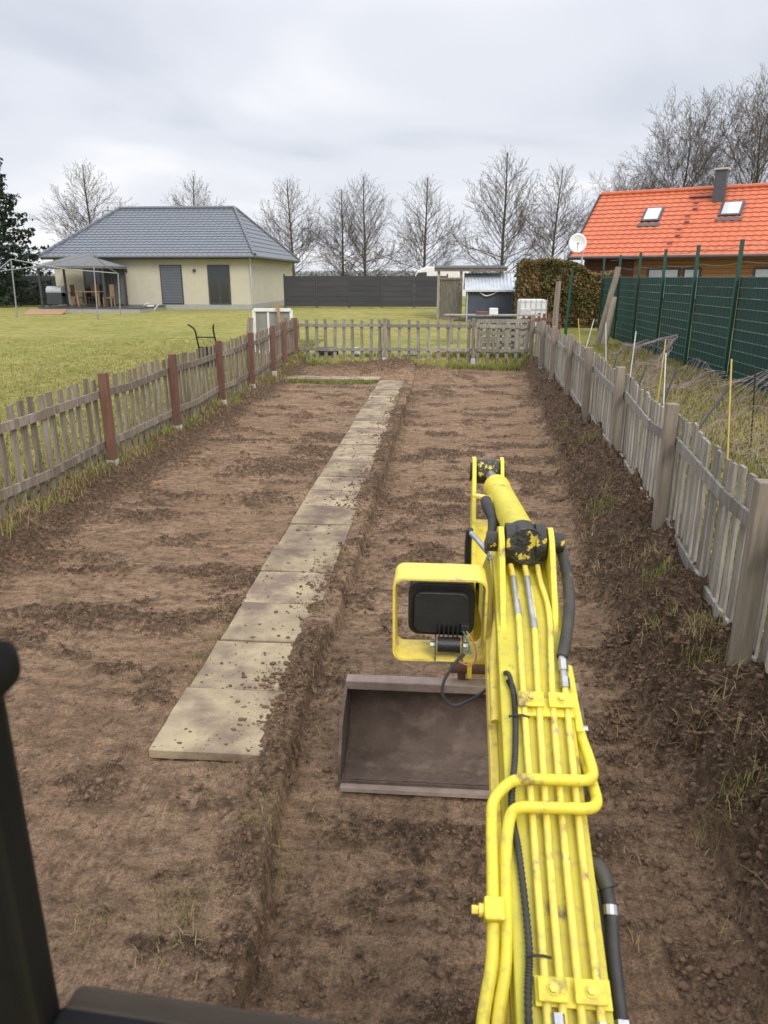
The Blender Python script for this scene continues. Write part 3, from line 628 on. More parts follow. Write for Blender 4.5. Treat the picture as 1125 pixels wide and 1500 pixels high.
# pipes along the boom
def pipe(pts, r, m, name='hydraulic_pipe', par=None, n=12, k=6): 
    mb = MB(); mb.tube(bez(pts, k), r, n); return mb.build(name, m, par or boom_o, True)
H0 = .016
pl = [[(-.041, 1.0), (-.041, 1.5), (-.040, 1.97), (-.036, 2.27), (-.042, 2.40), (-.05, 2.47)],
      [(-.006, 1.0), (-.006, 1.5), (.004, 1.97), (.014, 2.27), (.006, 2.40), (.0, 2.47)],
      [(.035, 1.0), (.035, 1.5), (.046, 1.97), (.066, 2.27), (.050, 2.40), (.045, 2.47)],
      [(.077, 1.0), (.078, 1.5), (.084, 1.85), (.088, 2.04)]]
for q in pl: pipe([bp(l, s, H0) for l, s in q], .0098, yellow_worn)
mb = MB(); mb.tube([bp(-.036, 2.27, H0), bp(-.044, 2.42, H0)], .0112, 12); mb.build('bare_pipe_end', chrome, boom_o, True)
mb = MB(); mb.tube([bp(.0135, 2.22, H0), bp(.004, 2.42, H0)], .0112, 12); mb.build('bare_pipe_end', chrome, boom_o, True)
def fitting(p0, p1, r):
    mb = MB(); p0 = Vector(p0); p1 = Vector(p1); d = p1 - p0
    mb.tube([p0, p0 + d * .3], r * 1.25, 6); mb.tube([p0 + d * .3, p0 + d * .5], r * .9, 12); mb.tube([p0 + d * .5, p0 + d * .8], r * 1.2, 6); mb.tube([p0 + d * .8, p1], r, 12)
    return mb.build('hose_fitting', steel, boom_o)
fitting(bp(.088, 2.02, H0), bp(.090, 2.13, H0 + .005), .013)
pipe([bp(.090, 2.12, .022), bp(.112, 2.20, .03), bp(.135, 2.32, .03), bp(.138, 2.45, .03), (EX + .125, 2.58, 1.49), (EX + .10, 2.68, 1.45)], .019, hose_dirty, 'hydraulic_hose')
# two larger pipes: up the left cheek, across the top and back along the right side
for j, s0 in enumerate((1.735, 1.665)):
    dl = -.014 * 0 - (.0 if j == 0 else .004); ly = -.155 + (.034 if j else 0)
    P = [bp(ly - .045, .95, -.055), bp(ly - .03, 1.22, -.045), bp(ly - .002, 1.36, -.02), bp(ly + .004, 1.5, -.005), bp(ly + .006, s0 - .10, .01), bp(ly + .012, s0 - .045, .022), bp(-.108 + .01 * j, s0 - .008, .034), bp(-.075, s0 + .004, .044), bp(-.03, s0 + .006, .046),
         bp(.06, s0 + .008, .046), bp(.098, s0 + .010, .044), bp(.122, s0 + .02, .036), bp(.134, s0 + .045, .02), bp(.132, s0 + .10, .0), bp(.122, s0 + .2, -.03), bp(.120, s0 + .4, -.06)]
    pipe(P, .0155, yellow, 'crossover_pipe', k=5)
# pipe clamps with bolts
def clamp(l0, l1, s, h=.03):
    c = (l0 + l1) / 2; sl = math.atan(.491); p = bp(c, s, h)
    mb = MB(); mb.box(p, (l1 - l0, .05, .010), (sl, 0, 0)); cl = mb.build('pipe_clamp', yellow, boom_o, bevel=.003)
    nrm = Vector((0, -.44, .9)); a = Vector(p) + nrm * .004; mb = MB(); mb.tube([a, a + nrm * .004], .0135, 14); mb.tube([a + nrm * .004, a + nrm * .014], .0095, 6); mb.build('bolt', yellow_worn, cl)
clamp(-.058, .018, 1.975); clamp(.032, .105, 1.975); clamp(-.060, .006, 1.30); clamp(.022, .093, 1.30)
mb = MB(); mb.box(bp(.02, 1.96, .008), (.17, .06, .016), (math.atan(.491), 0, 0)); mb.build('clamp_seat', yellow, boom_o)
mb = MB(); mb.box(bp(.02, 1.30, .008), (.17, .06, .016), (math.atan(.491), 0, 0)); mb.build('clamp_seat', yellow, boom_o)
mb = MB(); mb.box(bp(-.150, 1.45, -.0), (.05, .055, .05), (math.atan(.491), 0, 0)); cl = mb.build('pipe_clamp', yellow, boom_o, bevel=.006)
mb = MB(); q = Vector(bp(-.175, 1.45, .0)); mb.tube([q, q + Vector((-.012, 0, 0))], .016, 12); mb.tube([q + Vector((-.012, 0, 0)), q + Vector((-.03, 0, 0))], .011, 6); mb.build('bolt', yellow_worn, cl)
mb = MB(); mb.box(bp(.118, 1.93, -.02), (.022, .07, .05), (math.atan(.491), 0, 0)); cl = mb.build('side_bracket', yellow, boom_o, bevel=.006)
mb = MB(); q = Vector(bp(.128, 1.92, -.02)); mb.tube([q, q + Vector((.018, 0, 0))], .009, 6); mb.build('bolt', steel, cl)
# corrugated cable conduit
P = bez([bp(-.088, .95, .014), bp(-.083, 1.26, .014), bp(-.072, 1.385, .014), bp(-.082, 1.57, .014), bp(-.094, 1.68, .013), bp(-.076, 1.82, .014), bp(-.068, 1.93, .014), bp(-.070, 2.01, .015), bp(-.082, 2.04, .016)], 64)
mb = MB(); mb.tube(P, [.0088 + .0009 * (1 if i % 4 < 2 else -1) for i in range(len(P))], 10); mb.build('cable_conduit', black_rubber, boom_o, True)
for s in (1.925, 1.36):
    mb = MB(); mb.tube([bp(-.088 + .02 * t + (.0 if s > 1.5 else .005), s, .020 + .012 * math.sin(math.pi * t / 3)) for t in range(4)], .0035, 6); mb.build('cable_tie', black_rubber, boom_o)
# hoses at the cylinder and lower right
pipe([(EX - .11, 3.02, 1.50), (EX - .105, 2.96, 1.49), (EX - .085, 2.90, 1.46), (EX - .088, 2.82, 1.435), (EX - .105, 2.74, 1.41), (EX - .105, 2.68, 1.40)], .0235, black_rubber, 'hydraulic_hose')
fitting((EX - .105, 2.70, 1.405), (EX - .100, 2.60, 1.385), .017)
pipe([(EX - .100, 2.60, 1.385), (EX - .095, 2.5, 1.35), (EX - .098, 2.35, 1.29), (EX - .116, 2.2, 1.20), (EX - .118, 2.0, 1.09)], .014, yellow_worn)
pipe([(EX - .10, 2.66, 1.38), (EX - .15, 2.76, 1.41), (EX - .175, 2.82, 1.42)], .011, chrome, 'elbow_pipe')
pipe([(EX - .18, 2.84, 1.43), (EX - .185, 2.86, 1.36), (EX - .18, 2.9, 1.2), (EX - .17, 3.0, 1.0)], .014, black_rubber, 'hydraulic_hose')
pipe([bp(.100, 1.57, -.03), bp(.125, 1.56, -.02), bp(.140, 1.52, -.025)], .022, hose_dirty, 'hose_elbow')
pipe([bp(.136, 1.53, -.025), bp(.142, 1.47, -.03), bp(.138, 1.40, -.045), bp(.135, 1.25, -.055), bp(.130, 1.05, -.06)], .0165, black_rubber, 'hydraulic_hose')
pipe([bp(.122, 1.52, -.05), bp(.126, 1.40, -.07), bp(.122, 1.25, -.08), bp(.118, 1.05, -.08)], .017, black_rubber, 'hydraulic_hose')
mb = MB(); mb.tube([bp(.142, 1.485, -.03), bp(.141, 1.465, -.033)], .0195, 14); mb.build('hose_clamp', steel, boom_o)
fitting(bp(.136, 1.27, -.052), bp(.132, 1.15, -.056), .019); fitting(bp(-.020, 1.26, .02), bp(-.018, 1.14, .02), .015); fitting(bp(.077, 1.25, .02), bp(.077, 1.15, .02), .012)
# work lamp in its guard, left of the boom
lamp = MB()
def guard_profile(w, h, r, n=5):
    pts = []
    for (cx, cz, a0) in ((w / 2 - r, h / 2 - r, 0), (-w / 2 + r, h / 2 - r, 90), (-w / 2 + r, -h / 2 + r, 180), (w / 2 - r, -h / 2 + r, 270)):
        for k in range(n + 1):
            a = R(a0 + 90 * k / n); pts.append((cx + r * math.cos(a), cz + r * math.sin(a)))
    return pts
gc = (EX - .297, 2.36, 1.265); og = guard_profile(.325, .315, .035); ig = guard_profile(.309, .299, .028)
N_ = len(og); y0, y1 = gc[1] - .03, gc[1] + .115
vs = [(gc[0] + x, y, gc[2] + z) for y in (y0, y1) for pr in (og, ig) for x, z in pr]
fs = []
for i in range(N_):
    j = (i + 1) % N_
    fs += [(i, j, 2 * N_ + j, 2 * N_ + i), (N_ + i, 3 * N_ + i, 3 * N_ + j, N_ + j), (i, N_ + i, N_ + j, j), (2 * N_ + i, 2 * N_ + j, 3 * N_ + j, 3 * N_ + i)]
lamp.add(vs, fs); guard = lamp.build('lamp_guard', yellow_worn, ex)
mb = MB(); hb = guard_profile(.235, .20, .04); mb.prism([(gc[0] + .006 + x, gc[2] + .015 + z) for x, z in hb], 'y', gc[1] + .03, gc[1] + .115)
hb2 = guard_profile(.19, .155, .03); mb.prism([(gc[0] + .006 + x, gc[2] + .015 + z) for x, z in hb2], 'y', gc[1] + .005, gc[1] + .032)
housing = mb.build('lamp_housing', black_plastic, guard, bevel=.006)
for k in range(5): MB().box((gc[0] + .0 + .016 * k, gc[1] + .0, gc[2] - .055), (.005, .03, .055)).build('cooling_fin', black_plastic, guard)
mb = MB(); mb.tube([(gc[0] - .005, gc[1] - .01, gc[2] - .10), (gc[0] + .075, gc[1] - .01, gc[2] - .10)], .028, 14); mb.build('lamp_pivot', black_plastic, guard, True)
mb = MB(); mb.box((gc[0] - .012, gc[1] - .012, gc[2] - .115), (.005, .045, .085)); mb.box((gc[0] + .083, gc[1] - .012, gc[2] - .115), (.005, .045, .085)); mb.box((gc[0] + .0355, gc[1] - .012, gc[2] - .157), (.1, .05, .006)); mb.build('lamp_bracket', steel, guard)
for sx in (-.022, .093):
    mb = MB(); mb.tube([(gc[0] + sx - .008, gc[1] - .01, gc[2] - .10), (gc[0] + sx + .008, gc[1] - .01, gc[2] - .10)], .012, 6); mb.build('bolt', steel, guard)
mb = MB(); mb.box((gc[0] + .09, gc[1] - .0, gc[2] - .035), (.03, .03, .028)); mb.build('lamp_plug', black_plastic, guard, bevel=.003)
wire_g = mat('green_insulation', (.03, .22, .17), .5); wire_r = mat('salmon_insulation', (.55, .2, .14), .5); wire_d = mat('grey_cable', (.05, .052, .056), .6); wire_b = mat('blue_crimp', (.12, .3, .5), .5)
G = lambda dx, dy, dz: (gc[0] + dx, gc[1] + dy, gc[2] + dz)
pipe([G(.083, -.02, -.04), G(.100, -.035, -.07), G(.105, -.035, -.105), G(.085, -.035, -.125)], .0028, wire_g, 'lamp_wire', guard, 6)
pipe([G(.095, -.02, -.04), G(.125, -.035, -.085), G(.130, -.035, -.14), G(.11, -.035, -.165), G(.07, -.035, -.15)], .0028, wire_r, 'lamp_wire', guard, 6)
pipe([G(.09, -.035, -.12), G(.055, -.04, -.16), G(.02, -.045, -.23), G(.02, -.05, -.285), G(.06, -.05, -.318), G(.115, -.055, -.29), G(.165, -.08, -.235), (EX - .105, 2.18, 1.135)], .0058, wire_d, 'lamp_cable', guard, 8)
pipe([(EX - .115, 2.19, 1.12), (EX - .098, 2.15, 1.165)], .0075, wire_b, 'cable_crimp', guard, 8)
pipe([(EX - .098, 2.15, 1.165), bp(-.085, 2.06, .022), bp(-.074, 2.03, .022), bp(-.070, 1.99, .016)], .0075, black_rubber, 'lamp_cable', guard, 8)
MB().box((EX - .125, 2.40, 1.14), (.03, .06, .05)).build('lamp_arm', yellow_worn, guard)
# cab: front left pillar, sill and the dirty lower edge of the front window
cabf = MB(); cabf.box((-.485, .61, 1.95), (.09, .06, 1.7)); cabo = cabf.build('cab_pillar', cab_black, ex, bevel=.01)
MB().box((-.430, .585, 1.95), (.022, .04, 1.7)).build('window_seal', cab_black, cabo, bevel=.008)
MB().box((-.57, .60, 1.9), (.06, .06, 1.7)).build('painted_post', teal, cabo, bevel=.01)
MB().box((.10, .585, 1.534), (1.06, .06, .10), (0, 0, -.075)).build('window_sill', cab_black, cabo, bevel=.012)
MB().box((.10, .552, 1.594), (1.04, .03, .03), (0, 0, -.075)).build('window_seal', cab_black, cabo, bevel=.008)
MB().box((.10, .585, 1.14), (1.10, .04, .70), (0, 0, -.085)).build('front_panel', teal, cabo, bevel=.01)
mb = MB(); mb.tube([(-.46, .56, 2.09), (-.41, .535, 2.085), (-.385, .53, 2.083), (-.368, .528, 2.082), (-.356, .527, 2.081)], [.014, .020, .027, .026, .012], 16); mb.build('window_latch', cab_black, cabo, True)
gm = bpy.data.materials.new('dirty_glass'); gm.use_nodes = True; N = gm.node_tree.nodes; L = gm.node_tree.links; N.clear()
o_ = N.new('ShaderNodeOutputMaterial'); mx = N.new('ShaderNodeMixShader'); tr = N.new('ShaderNodeBsdfTransparent'); df = N.new('ShaderNodeBsdfDiffuse'); df.inputs[0].default_value = (.30, .24, .19, 1)
nzz = N.new('ShaderNodeTexNoise'); nzz.inputs['Scale'].default_value = 14; mrr = N.new('ShaderNodeMapRange'); mrr.inputs['To Min'].default_value = .03; mrr.inputs['To Max'].default_value = .15
L.new(nzz.outputs['Fac'], mrr.inputs['Value']); L.new(mrr.outputs[0], mx.inputs[0]); L.new(tr.outputs[0], mx.inputs[1]); L.new(df.outputs[0], mx.inputs[2]); L.new(mx.outputs[0], o_.inputs['Surface'])
MB().box((.10, .562, 1.626), (1.02, .004, .034), (0, 0, -.075)).build('glass_edge', gm, cabo)
# rest of the machine, below and behind the view
MB().prism([(.35, .16), (.72, .2), (.75, .52), (.55, .62), (.35, .58)], 'x', EX - .16, EX + .16).build('swing_bracket', yellow, ex, bevel=.01)
MB().box((.0, -.5, .66), (1.4, 1.7, .28)).build('upper_deck', yellow, ex, bevel=.03)
for sx in (-.62, .62):
    tr_ = []
    for k in range(9): tr_.append((.55 + .23 * math.cos(R(-90 + 22.5 * k)), .24 + .23 * math.sin(R(-90 + 22.5 * k))))
    for k in range(9): tr_.append((-1.3 + .23 * math.cos(R(90 + 22.5 * k)), .24 + .23 * math.sin(R(90 + 22.5 * k))))
    MB().prism(tr_, 'x', sx - .16, sx + .16).build('track', black_rubber, ex)

# ---------------------------------------------------------------- tiled roofs
def tiled(name, poly, m, parent, tw=.30, th=.36, amp=.022, step=.03):
    """poly: planar polygon (first edge = eave, counter-clockwise seen from outside)"""
    P = [Vector(p) for p in poly]; u = (P[1] - P[0]).normalized(); nrm = (P[1] - P[0]).cross(P[2] - P[0]).normalized(); v = nrm.cross(u)
    q = [((p - P[0]).dot(u), (p - P[0]).dot(v)) for p in P]; vmax = max(b for _, b in q); umin = min(a for a, _ in q); umax = max(a for a, _ in q)
    def span(vv):
        xs_ = []
        for i in range(len(q)):
            (a0, b0), (a1, b1) = q[i], q[(i + 1) % len(q)]
            if (b0 - vv) * (b1 - vv) <= 0 and abs(b1 - b0) > 1e-9: xs_.append(a0 + (a1 - a0) * (vv - b0) / (b1 - b0))
        return (min(xs_), max(xs_)) if xs_ else (0, 0)
    V = []; F = []; sub = 6; rows_ = int(math.ceil(vmax / th))
    prof = [0, .35, .85, 1.0, .8, .3]
    for r in range(rows_):
        v0 = r * th; v1 = min((r + 1) * th + .02, vmax); vm = min((r + .5) * th, vmax - .01); a, b = span(min(max(vm, .01), vmax - .01)); 
        k0 = math.floor((a - umin) / tw * sub); k1 = math.ceil((b - umin) / tw * sub)
        if k1 <= k0: continue
        base = len(V); cnt = k1 - k0 + 1
        for k in range(k0, k1 + 1):
            uu = min(max(umin + k * tw / sub, a - .02), b + .02); w = prof[k % sub] * amp
            V.append(P[0] + u * uu + v * v0 + nrm * (w - .01)); V.append(P[0] + u * uu + v * v0 + nrm * (w + step)); V.append(P[0] + u * uu + v * v1 + nrm * (w * .9 + .002))
        for k in range(cnt - 1):
            i = base + 3 * k; F.append((i, i + 3, i + 4, i + 1)); F.append((i + 1, i + 4, i + 5, i + 2))
    me = bpy.data.meshes.new(name); me.from_pydata([tuple(p) for p in V], [], F); me.materials.append(m); me.update()
    o = link(name, me, parent); o['kind'] = 'stuff'; return o
gutter_m = mat('gutter_grey', (.16, .165, .17), .45, (.13, .135, .14), 4, metal=.3)
# ---------------------------------------------------------------- left bungalow
GZ = .74
hs = empty('bungalow', (-15.7, 46, GZ), 'beige rendered bungalow with anthracite hipped tile roof behind the lawn', 'house')
xa, xb, ya, yb, ze = -21.45, -9.85, 40.0, 52.3, 3.50
wx0, wx1, wy0, wy1 = xa + .45, xb - .4, ya + .45, yb - .45
MB().box(((wx0 + wx1) / 2, (wy0 + wy1) / 2, (GZ + .3 + ze) / 2 + .0), (wx1 - wx0, wy1 - wy0, ze - GZ - .3)).build('wall', plaster, hs)
MB().box(((wx0 + wx1) / 2, (wy0 + wy1) / 2, GZ + .05), (wx1 - wx0 + .03, wy1 - wy0 + .03, .5)).build('plinth', plinth, hs)
rz = 6.32; r0, r1, ry = -19.45, -12.45, 46.2
roof = MB(); A, B, Cc, D = (xa, ya, ze), (xb, ya, ze), (xb, yb, ze), (xa, yb, ze); E1, E2 = (r0, ry, rz), (r1, ry, rz)
roof.add([A, B, Cc, D, E1, E2], [(0, 1, 5, 4), (1, 2, 5), (2, 3, 4, 5), (3, 0, 4), (3, 2, 1, 0)]); ro = roof.build('roof', tile_grey, hs)
tiled('roof_tiles', [A, B, E2, E1], tile_grey, ro); tiled('roof_tiles', [B, Cc, E2], tile_grey, ro); tiled('roof_tiles', [D, A, E1], tile_grey, ro)
for a, b in ((A, E1), (B, E2), (E1, E2), (Cc, E2)):
    a = Vector(a); b = Vector(b); n = int((b - a).length / .38)
    for k in range(n):
        mb = MB(); p0 = a + (b - a) * (k / n); p1 = a + (b - a) * ((k + 1.06) / n); up = Vector((0, 0, .05)); mb.tube([p0 + up, p1 + up], [.11, .092], 8); mb.build('ridge_tile', tile_grey, ro)
for (p, q) in (((xa, ya - .06, ze - .04), (xb, ya - .06, ze - .04)), ((xb + .06, ya, ze - .04), (xb + .06, yb, ze - .04))):
    mb = MB(); mb.tube([p, q], .07, 8); mb.build('gutter', gutter_m, hs)
MB().box(((xa + xb) / 2, ya + .03, ze - .09), (xb - xa, .04, .16)).build('fascia', anthracite, hs)
MB().box((xb - .03, (ya + yb) / 2, ze - .09), (.04, yb - ya - .1, .16)).build('fascia', anthracite, hs)
mb = MB(); mb.tube([(xb - .25, ya - .05, ze - .05), (xb - .33, ya + .33, ze - .35), (xb - .35, ya + .37, ze - .5), (xb - .35, ya + .37, GZ)], .05, 10); mb.build('downpipe', zinc, hs)
shut_m = mat('shutter_grey', (.15, .165, .20), .45, (.13, .145, .175), 3)
def hwin(x0, x1, z0, z1, shut):
    f = MB().box(((x0 + x1) / 2, wy0 - .015, (z0 + z1) / 2), (x1 - x0, .05, z1 - z0)).build('door' if not shut else 'shuttered_door', anthracite, hs)
    if shut:
        n = 24
        for k in range(n): MB().box(((x0 + x1) / 2, wy0 - .05, z0 + .05 + (k + .5) * (z1 - z0 - .1) / n), (x1 - x0 - .12, .025, (z1 - z0 - .1) / n * .7)).build('slat', shut_m, f)
    else:
        m_ = (x0 + x1) / 2
        for (a, b) in ((x0 + .09, m_ - .05), (m_ + .05, x1 - .09)):
            MB().box(((a + b) / 2, wy0 - .042, (z0 + z1) / 2), (b - a, .012, z1 - z0 - .2)).build('pane', glass_dark, f)
hwin(-15.15, -13.95, 1.04, 3.06, True); hwin(-12.55, -11.35, 1.04, 3.06, False); hwin(-19.4, -18.2, 1.04, 3.0, False)
for x in (-17.0, -13.25): MB().box((x, wy0 - .06, 2.78), (.14, .12, .14)).build('wall_lamp', anthracite, hs, bevel=.02)
# terrace
ter = MB().box((-17.6, 38.6, GZ + .02), (5.2, 3.4, .40)).build('terrace', plinth, None); tag(ter, 'low grey concrete terrace before the bungalow', 'terrace')
MB().box((-17.6, 38.6, GZ + .235), (5.3, 3.5, .03)).build('paving', anthracite, ter)
# gazebo with dark roof
gz_ = empty('gazebo', (-18.6, 38.4, GZ + .25), 'dark fabric-roofed gazebo on the bungalow terrace', 'gazebo')
gx0, gx1, gy0, gy1, gt = -20.2, -16.9, 37.3, 39.9, 2.55 + .42
for x in (gx0, gx1):
    for y in (gy0, gy1): MB().box((x, y, (GZ + .25 + gt) / 2), (.09, .09, gt - GZ - .25)).build('post', anthracite, gz_)
e = .12; pk = ((gx0 + gx1) / 2, (gy0 + gy1) / 2, gt + .62)
MB().add([(gx0 - e, gy0 - e, gt), (gx1 + e, gy0 - e, gt), (gx1 + e, gy1 + e, gt), (gx0 - e, gy1 + e, gt), pk, (gx0 - e, gy0 - e, gt - .12), (gx1 + e, gy0 - e, gt - .12), (gx1 + e, gy1 + e, gt - .12), (gx0 - e, gy1 + e, gt - .12)],
         [(0, 1, 4), (1, 2, 4), (2, 3, 4), (3, 0, 4), (0, 1, 6, 5), (1, 2, 7, 6), (2, 3, 8, 7), (3, 0, 5, 8)]).build('canopy', fabric_dark, gz_)
mb = MB()
for k in range(24):
    t = k / 23; mb.box((gx1 - 1.25 * t - .05, gy1 + .03 * math.sin(k * 1.9), (GZ + .3 + gt) / 2), (.07, .05, gt - GZ - .35))
mb.build('curtain', fabric_dark, gz_)
pole_m = mat('grey_pole', (.30, .31, .32), .5, (.25, .26, .27), 5, metal=.3)
# bare frame of a second gazebo on the lawn
gf = empty('bare_gazebo', (-17.5, 34, GZ), 'bare pale metal frame of an uncovered gazebo on the lawn', 'gazebo')
pa = [(-20.1, 32.6, 2.62), (-19.5, 33.6, 3.2), (-15.4, 33.0, 3.40), (-15.3, 35.2, 2.6)]
for x, y, z in pa:
    mb = MB(); mb.tube([(x, y, lawn_h(x, y) - .05), (x + .1, y, z)], .032, 8); mb.build('pole', pole_m, gf)
for i, j in ((0, 1), (1, 3), (2, 3), (0, 2)):
    a = Vector(pa[i]) + Vector((.1, 0, 0)); b = Vector(pa[j]) + Vector((.1, 0, 0)); mb = MB(); mb.tube([a, (a + b) / 2 - Vector((0, 0, .12)), b], .02, 8); mb.build('rail', pole_m, gf)
# terrace furniture
def chair(x, y, rot, label, m=wood_brown):
    c = empty('garden_chair', (x, y, GZ + .25), label, 'chair', 'chairs on the terrace'); c.rotation_euler.z = rot
    def p(nm, ctr, size): o = MB().box(ctr, size).build(nm, m, None); o.parent = c
    p('seat', (0, 0, .43), (.46, .46, .05)); p('backrest', (0, .21, .78), (.46, .04, .6))
    for sx in (-.2, .2):
        for sy in (-.2, .2): p('leg', (sx, sy, .205), (.05, .05, .41))
wood_tan = mat('wood_tan', (.36, .22, .12), .7, (.28, .17, .09), 5)
chair(-19.0, 38.6, 1.57, 'tan wooden garden chair left of the terrace table', wood_tan); chair(-18.4, 39.3, 0, 'tan wooden garden chair behind the terrace table', wood_tan); chair(-17.3, 38.6, -1.57, 'tan wooden garden chair right of the terrace table', wood_tan)
tb = empty('garden_table', (-18.2, 38.5, GZ + .25), 'tan wooden table under the dark gazebo', 'table')
MB().box((-18.2, 38.5, GZ + .98), (1.3, .8, .05)).build('tabletop', wood_tan, tb)
for sx in (-.55, .55):
    for sy in (-.32, .32): MB().box((-18.2 + sx, 38.5 + sy, GZ + .60), (.07, .07, .70)).build('leg', wood_tan, tb)
bq = empty('barbecue', (-19.9, 38.2, GZ + .25), 'silver gas barbecue at the left end of the terrace', 'barbecue')
MB().box((-19.9, 38.2, GZ + .65), (.8, .5, .6)).build('cabinet', anthracite, bq, bevel=.02); mb = MB(); mb.tube([(-20.3, 38.2, GZ + 1.0), (-19.5, 38.2, GZ + 1.0)], .26, 12); mb.build('lid', zinc, bq, True); MB().box((-19.25, 38.2, GZ + .93), (.35, .4, .03)).build('side_shelf', anthracite, bq)
mb = MB(); mb.tube([(-15.2, 38.8, lawn_h(-15.2, 38.8) - .02), (-15.2, 38.8, GZ + .3)], [.22, .2], 12); pot = mb.build('watering_can', white_pvc, None); tag(pot, 'white watering can beside the terrace', 'watering can')
mb = MB(); mb.tube([(-15.0, 38.8, GZ + .08), (-14.75, 38.8, GZ + .35)], [.04, .02], 8); mb.build('spout', white_pvc, pot)
mb = MB(); mb.tube(bez([(-15.4, 38.8, GZ + .05), (-15.55, 38.8, GZ + .3), (-15.25, 38.8, GZ + .42)], 5), .02, 6); mb.build('handle', white_pvc, pot)
mat_plate = MB().box((-19.3, 35.8, float(lawn_h(-19.3, 35.8)) + .1), (1.8, 1.1, .03), (.18, 0, .2)).build('ramp_board', wood_tan, None); tag(mat_plate, 'pale board laid as a ramp against the terrace', 'board')

# ---------------------------------------------------------------- dark privacy fence
def dark_fence(x0, x1, y, n, label):
    r_ = empty('privacy_fence', (x0, y, GZ), label, 'fence', 'dark privacy fences by the bungalow')
    w = (x1 - x0) / n; z0 = float(lawn_h((x0 + x1) / 2, y)) + .04
    for i in range(n + 1): MB().box((x0 + i * w, y, z0 + .88), (.09, .09, 1.82)).build('post', anthracite, r_)
    for i in range(n):
        p = MB().box((x0 + (i + .5) * w, y, z0 + .86), (w - .1, .03, 1.66)).build('panel', dark_panel, r_)
        for k in range(6): MB().box((x0 + (i + .5) * w, y - .02, z0 + .17 + k * .277), (w - .12, .012, .262)).build('board', dark_panel, p)
    return r_
dark_fence(-9.0, .2, 43.2, 5, 'anthracite privacy fence between the bungalow and the shed')
dark_fence(-27.0, -21.6, 44, 3, 'anthracite privacy fence left of the bungalow')

# ---------------------------------------------------------------- shed, log store and clutter behind the back fence
sy = 33.0; sg = float(lawn_h(2, sy))
sh = empty('garden_shed', (2.2, sy, sg), 'small blue-grey metal shed with pale corrugated roof', 'shed')
sx0, sx1 = 1.02, 3.45
MB().box(((sx0 + sx1) / 2, sy + 1.0, sg + .65), (sx1 - sx0, 2.0, 1.42)).build('wall', shed_blue, sh)
for k in range(17): MB().box((sx0 + .08 + k * (sx1 - sx0 - .16) / 16, sy - .012, sg + .65), (.05, .03, 1.36)).build('rib', shed_blue, sh)
def corrugated(name, x0, x1, ya_, za, yb_, zb, m, parent, wl_=.15, amp=.02):
    n = int((x1 - x0) / wl_ * 6); xs_ = np.linspace(x0, x1, n); w = amp * np.sin(np.arange(n) / 6 * 2 * math.pi)
    V = [(x, ya_, za + a) for x, a in zip(xs_, w)] + [(x, yb_, zb + a) for x, a in zip(xs_, w)] + [(x, ya_, za + a - .03) for x, a in zip(xs_, w)]
    F = [(i, i + 1, n + i + 1, n + i) for i in range(n - 1)] + [(2 * n + i, 2 * n + i + 1, i + 1, i) for i in range(n - 1)]
    return MB().add(V, F).build(name, m, parent)
corrugated('roof', sx0 - .12, sx1 + .15, sy - .18, sg + 1.32, sy + 1.0, sg + 2.0, corr_light, sh); corrugated('roof', sx0 - .12, sx1 + .15, sy + 2.15, sg + 1.32, sy + 1.0, sg + 2.0, corr_light, sh)
MB().box(((sx0 + sx1) / 2, sy - .16, sg + 1.28), (sx1 - sx0 + .22, .03, .06)).build('eave_trim', white_pvc, sh)
for x in (sx0, sx1): MB().box((x, sy - .02, sg + .65), (.06, .05, 1.38)).build('corner_trim', zinc, sh)
mb = MB(); mb.tube(bez([(1.55, sy - .06, sg + 1.22), (1.8, sy - .08, sg + 1.08), (2.1, sy - .08, sg + 1.15), (2.3, sy - .08, sg + 1.27)], 6), .025, 8); mb.build('hose', white_pvc, sh)
ls = empty('log_store', (.9, 34.6, sg), 'open timber lean-to with lattice screen beside the shed', 'shelter')
for x, y in ((-.22, 33.6), (-.22, 36.2), (.75, 33.6), (2.7, 36.2)): MB().box((x, y, sg + 1.1), (.11, .11, 2.25)).build('post', wood_grey, ls)
corrugated('roof', -.42, 2.75, 33.4, sg + 2.22, 36.5, sg + 2.36, anthracite, ls, .09, .018)
MB().box((1.15, 33.45, sg + 2.14), (3.1, .05, .13)).build('beam', wood_brown, ls)
lat = MB().box((.32, 33.55, sg + .12), (1.0, .06, .12)).build('lattice_frame', wood_brown, ls)
MB().box((.32, 33.55, sg + 1.78), (1.0, .06, .08)).build('lattice_rail', wood_brown, ls)
MB().box((.32, 33.62, sg + .95), (1.0, .02, 1.6)).build('back_boards', wood_grey, ls)
for k in range(-8, 9):
    for sgn in (1, -1):
        c0 = Vector((.32 + k * .17, 33.54 + .012 * sgn, sg + .95)); d_ = Vector((sgn, 0, 1.0)).normalized()
        a = -2.; b = 2.
        # clip to the panel
        ta = max((-.48 + .32 - c0.x) / d_.x if d_.x > 0 else (.80 - c0.x) / d_.x, (sg + .2 - c0.z) / d_.z); tb_ = min((.80 - c0.x) / d_.x if d_.x > 0 else (-.16 - c0.x) / d_.x, (sg + 1.72 - c0.z) / d_.z)
        if tb_ - ta > .05: mb = MB(); mb.bar(c0 + d_ * ta, c0 + d_ * tb_, .010, .035, (0, 1, 0)) ; mb.build('lattice_slat', wood_grey, ls)
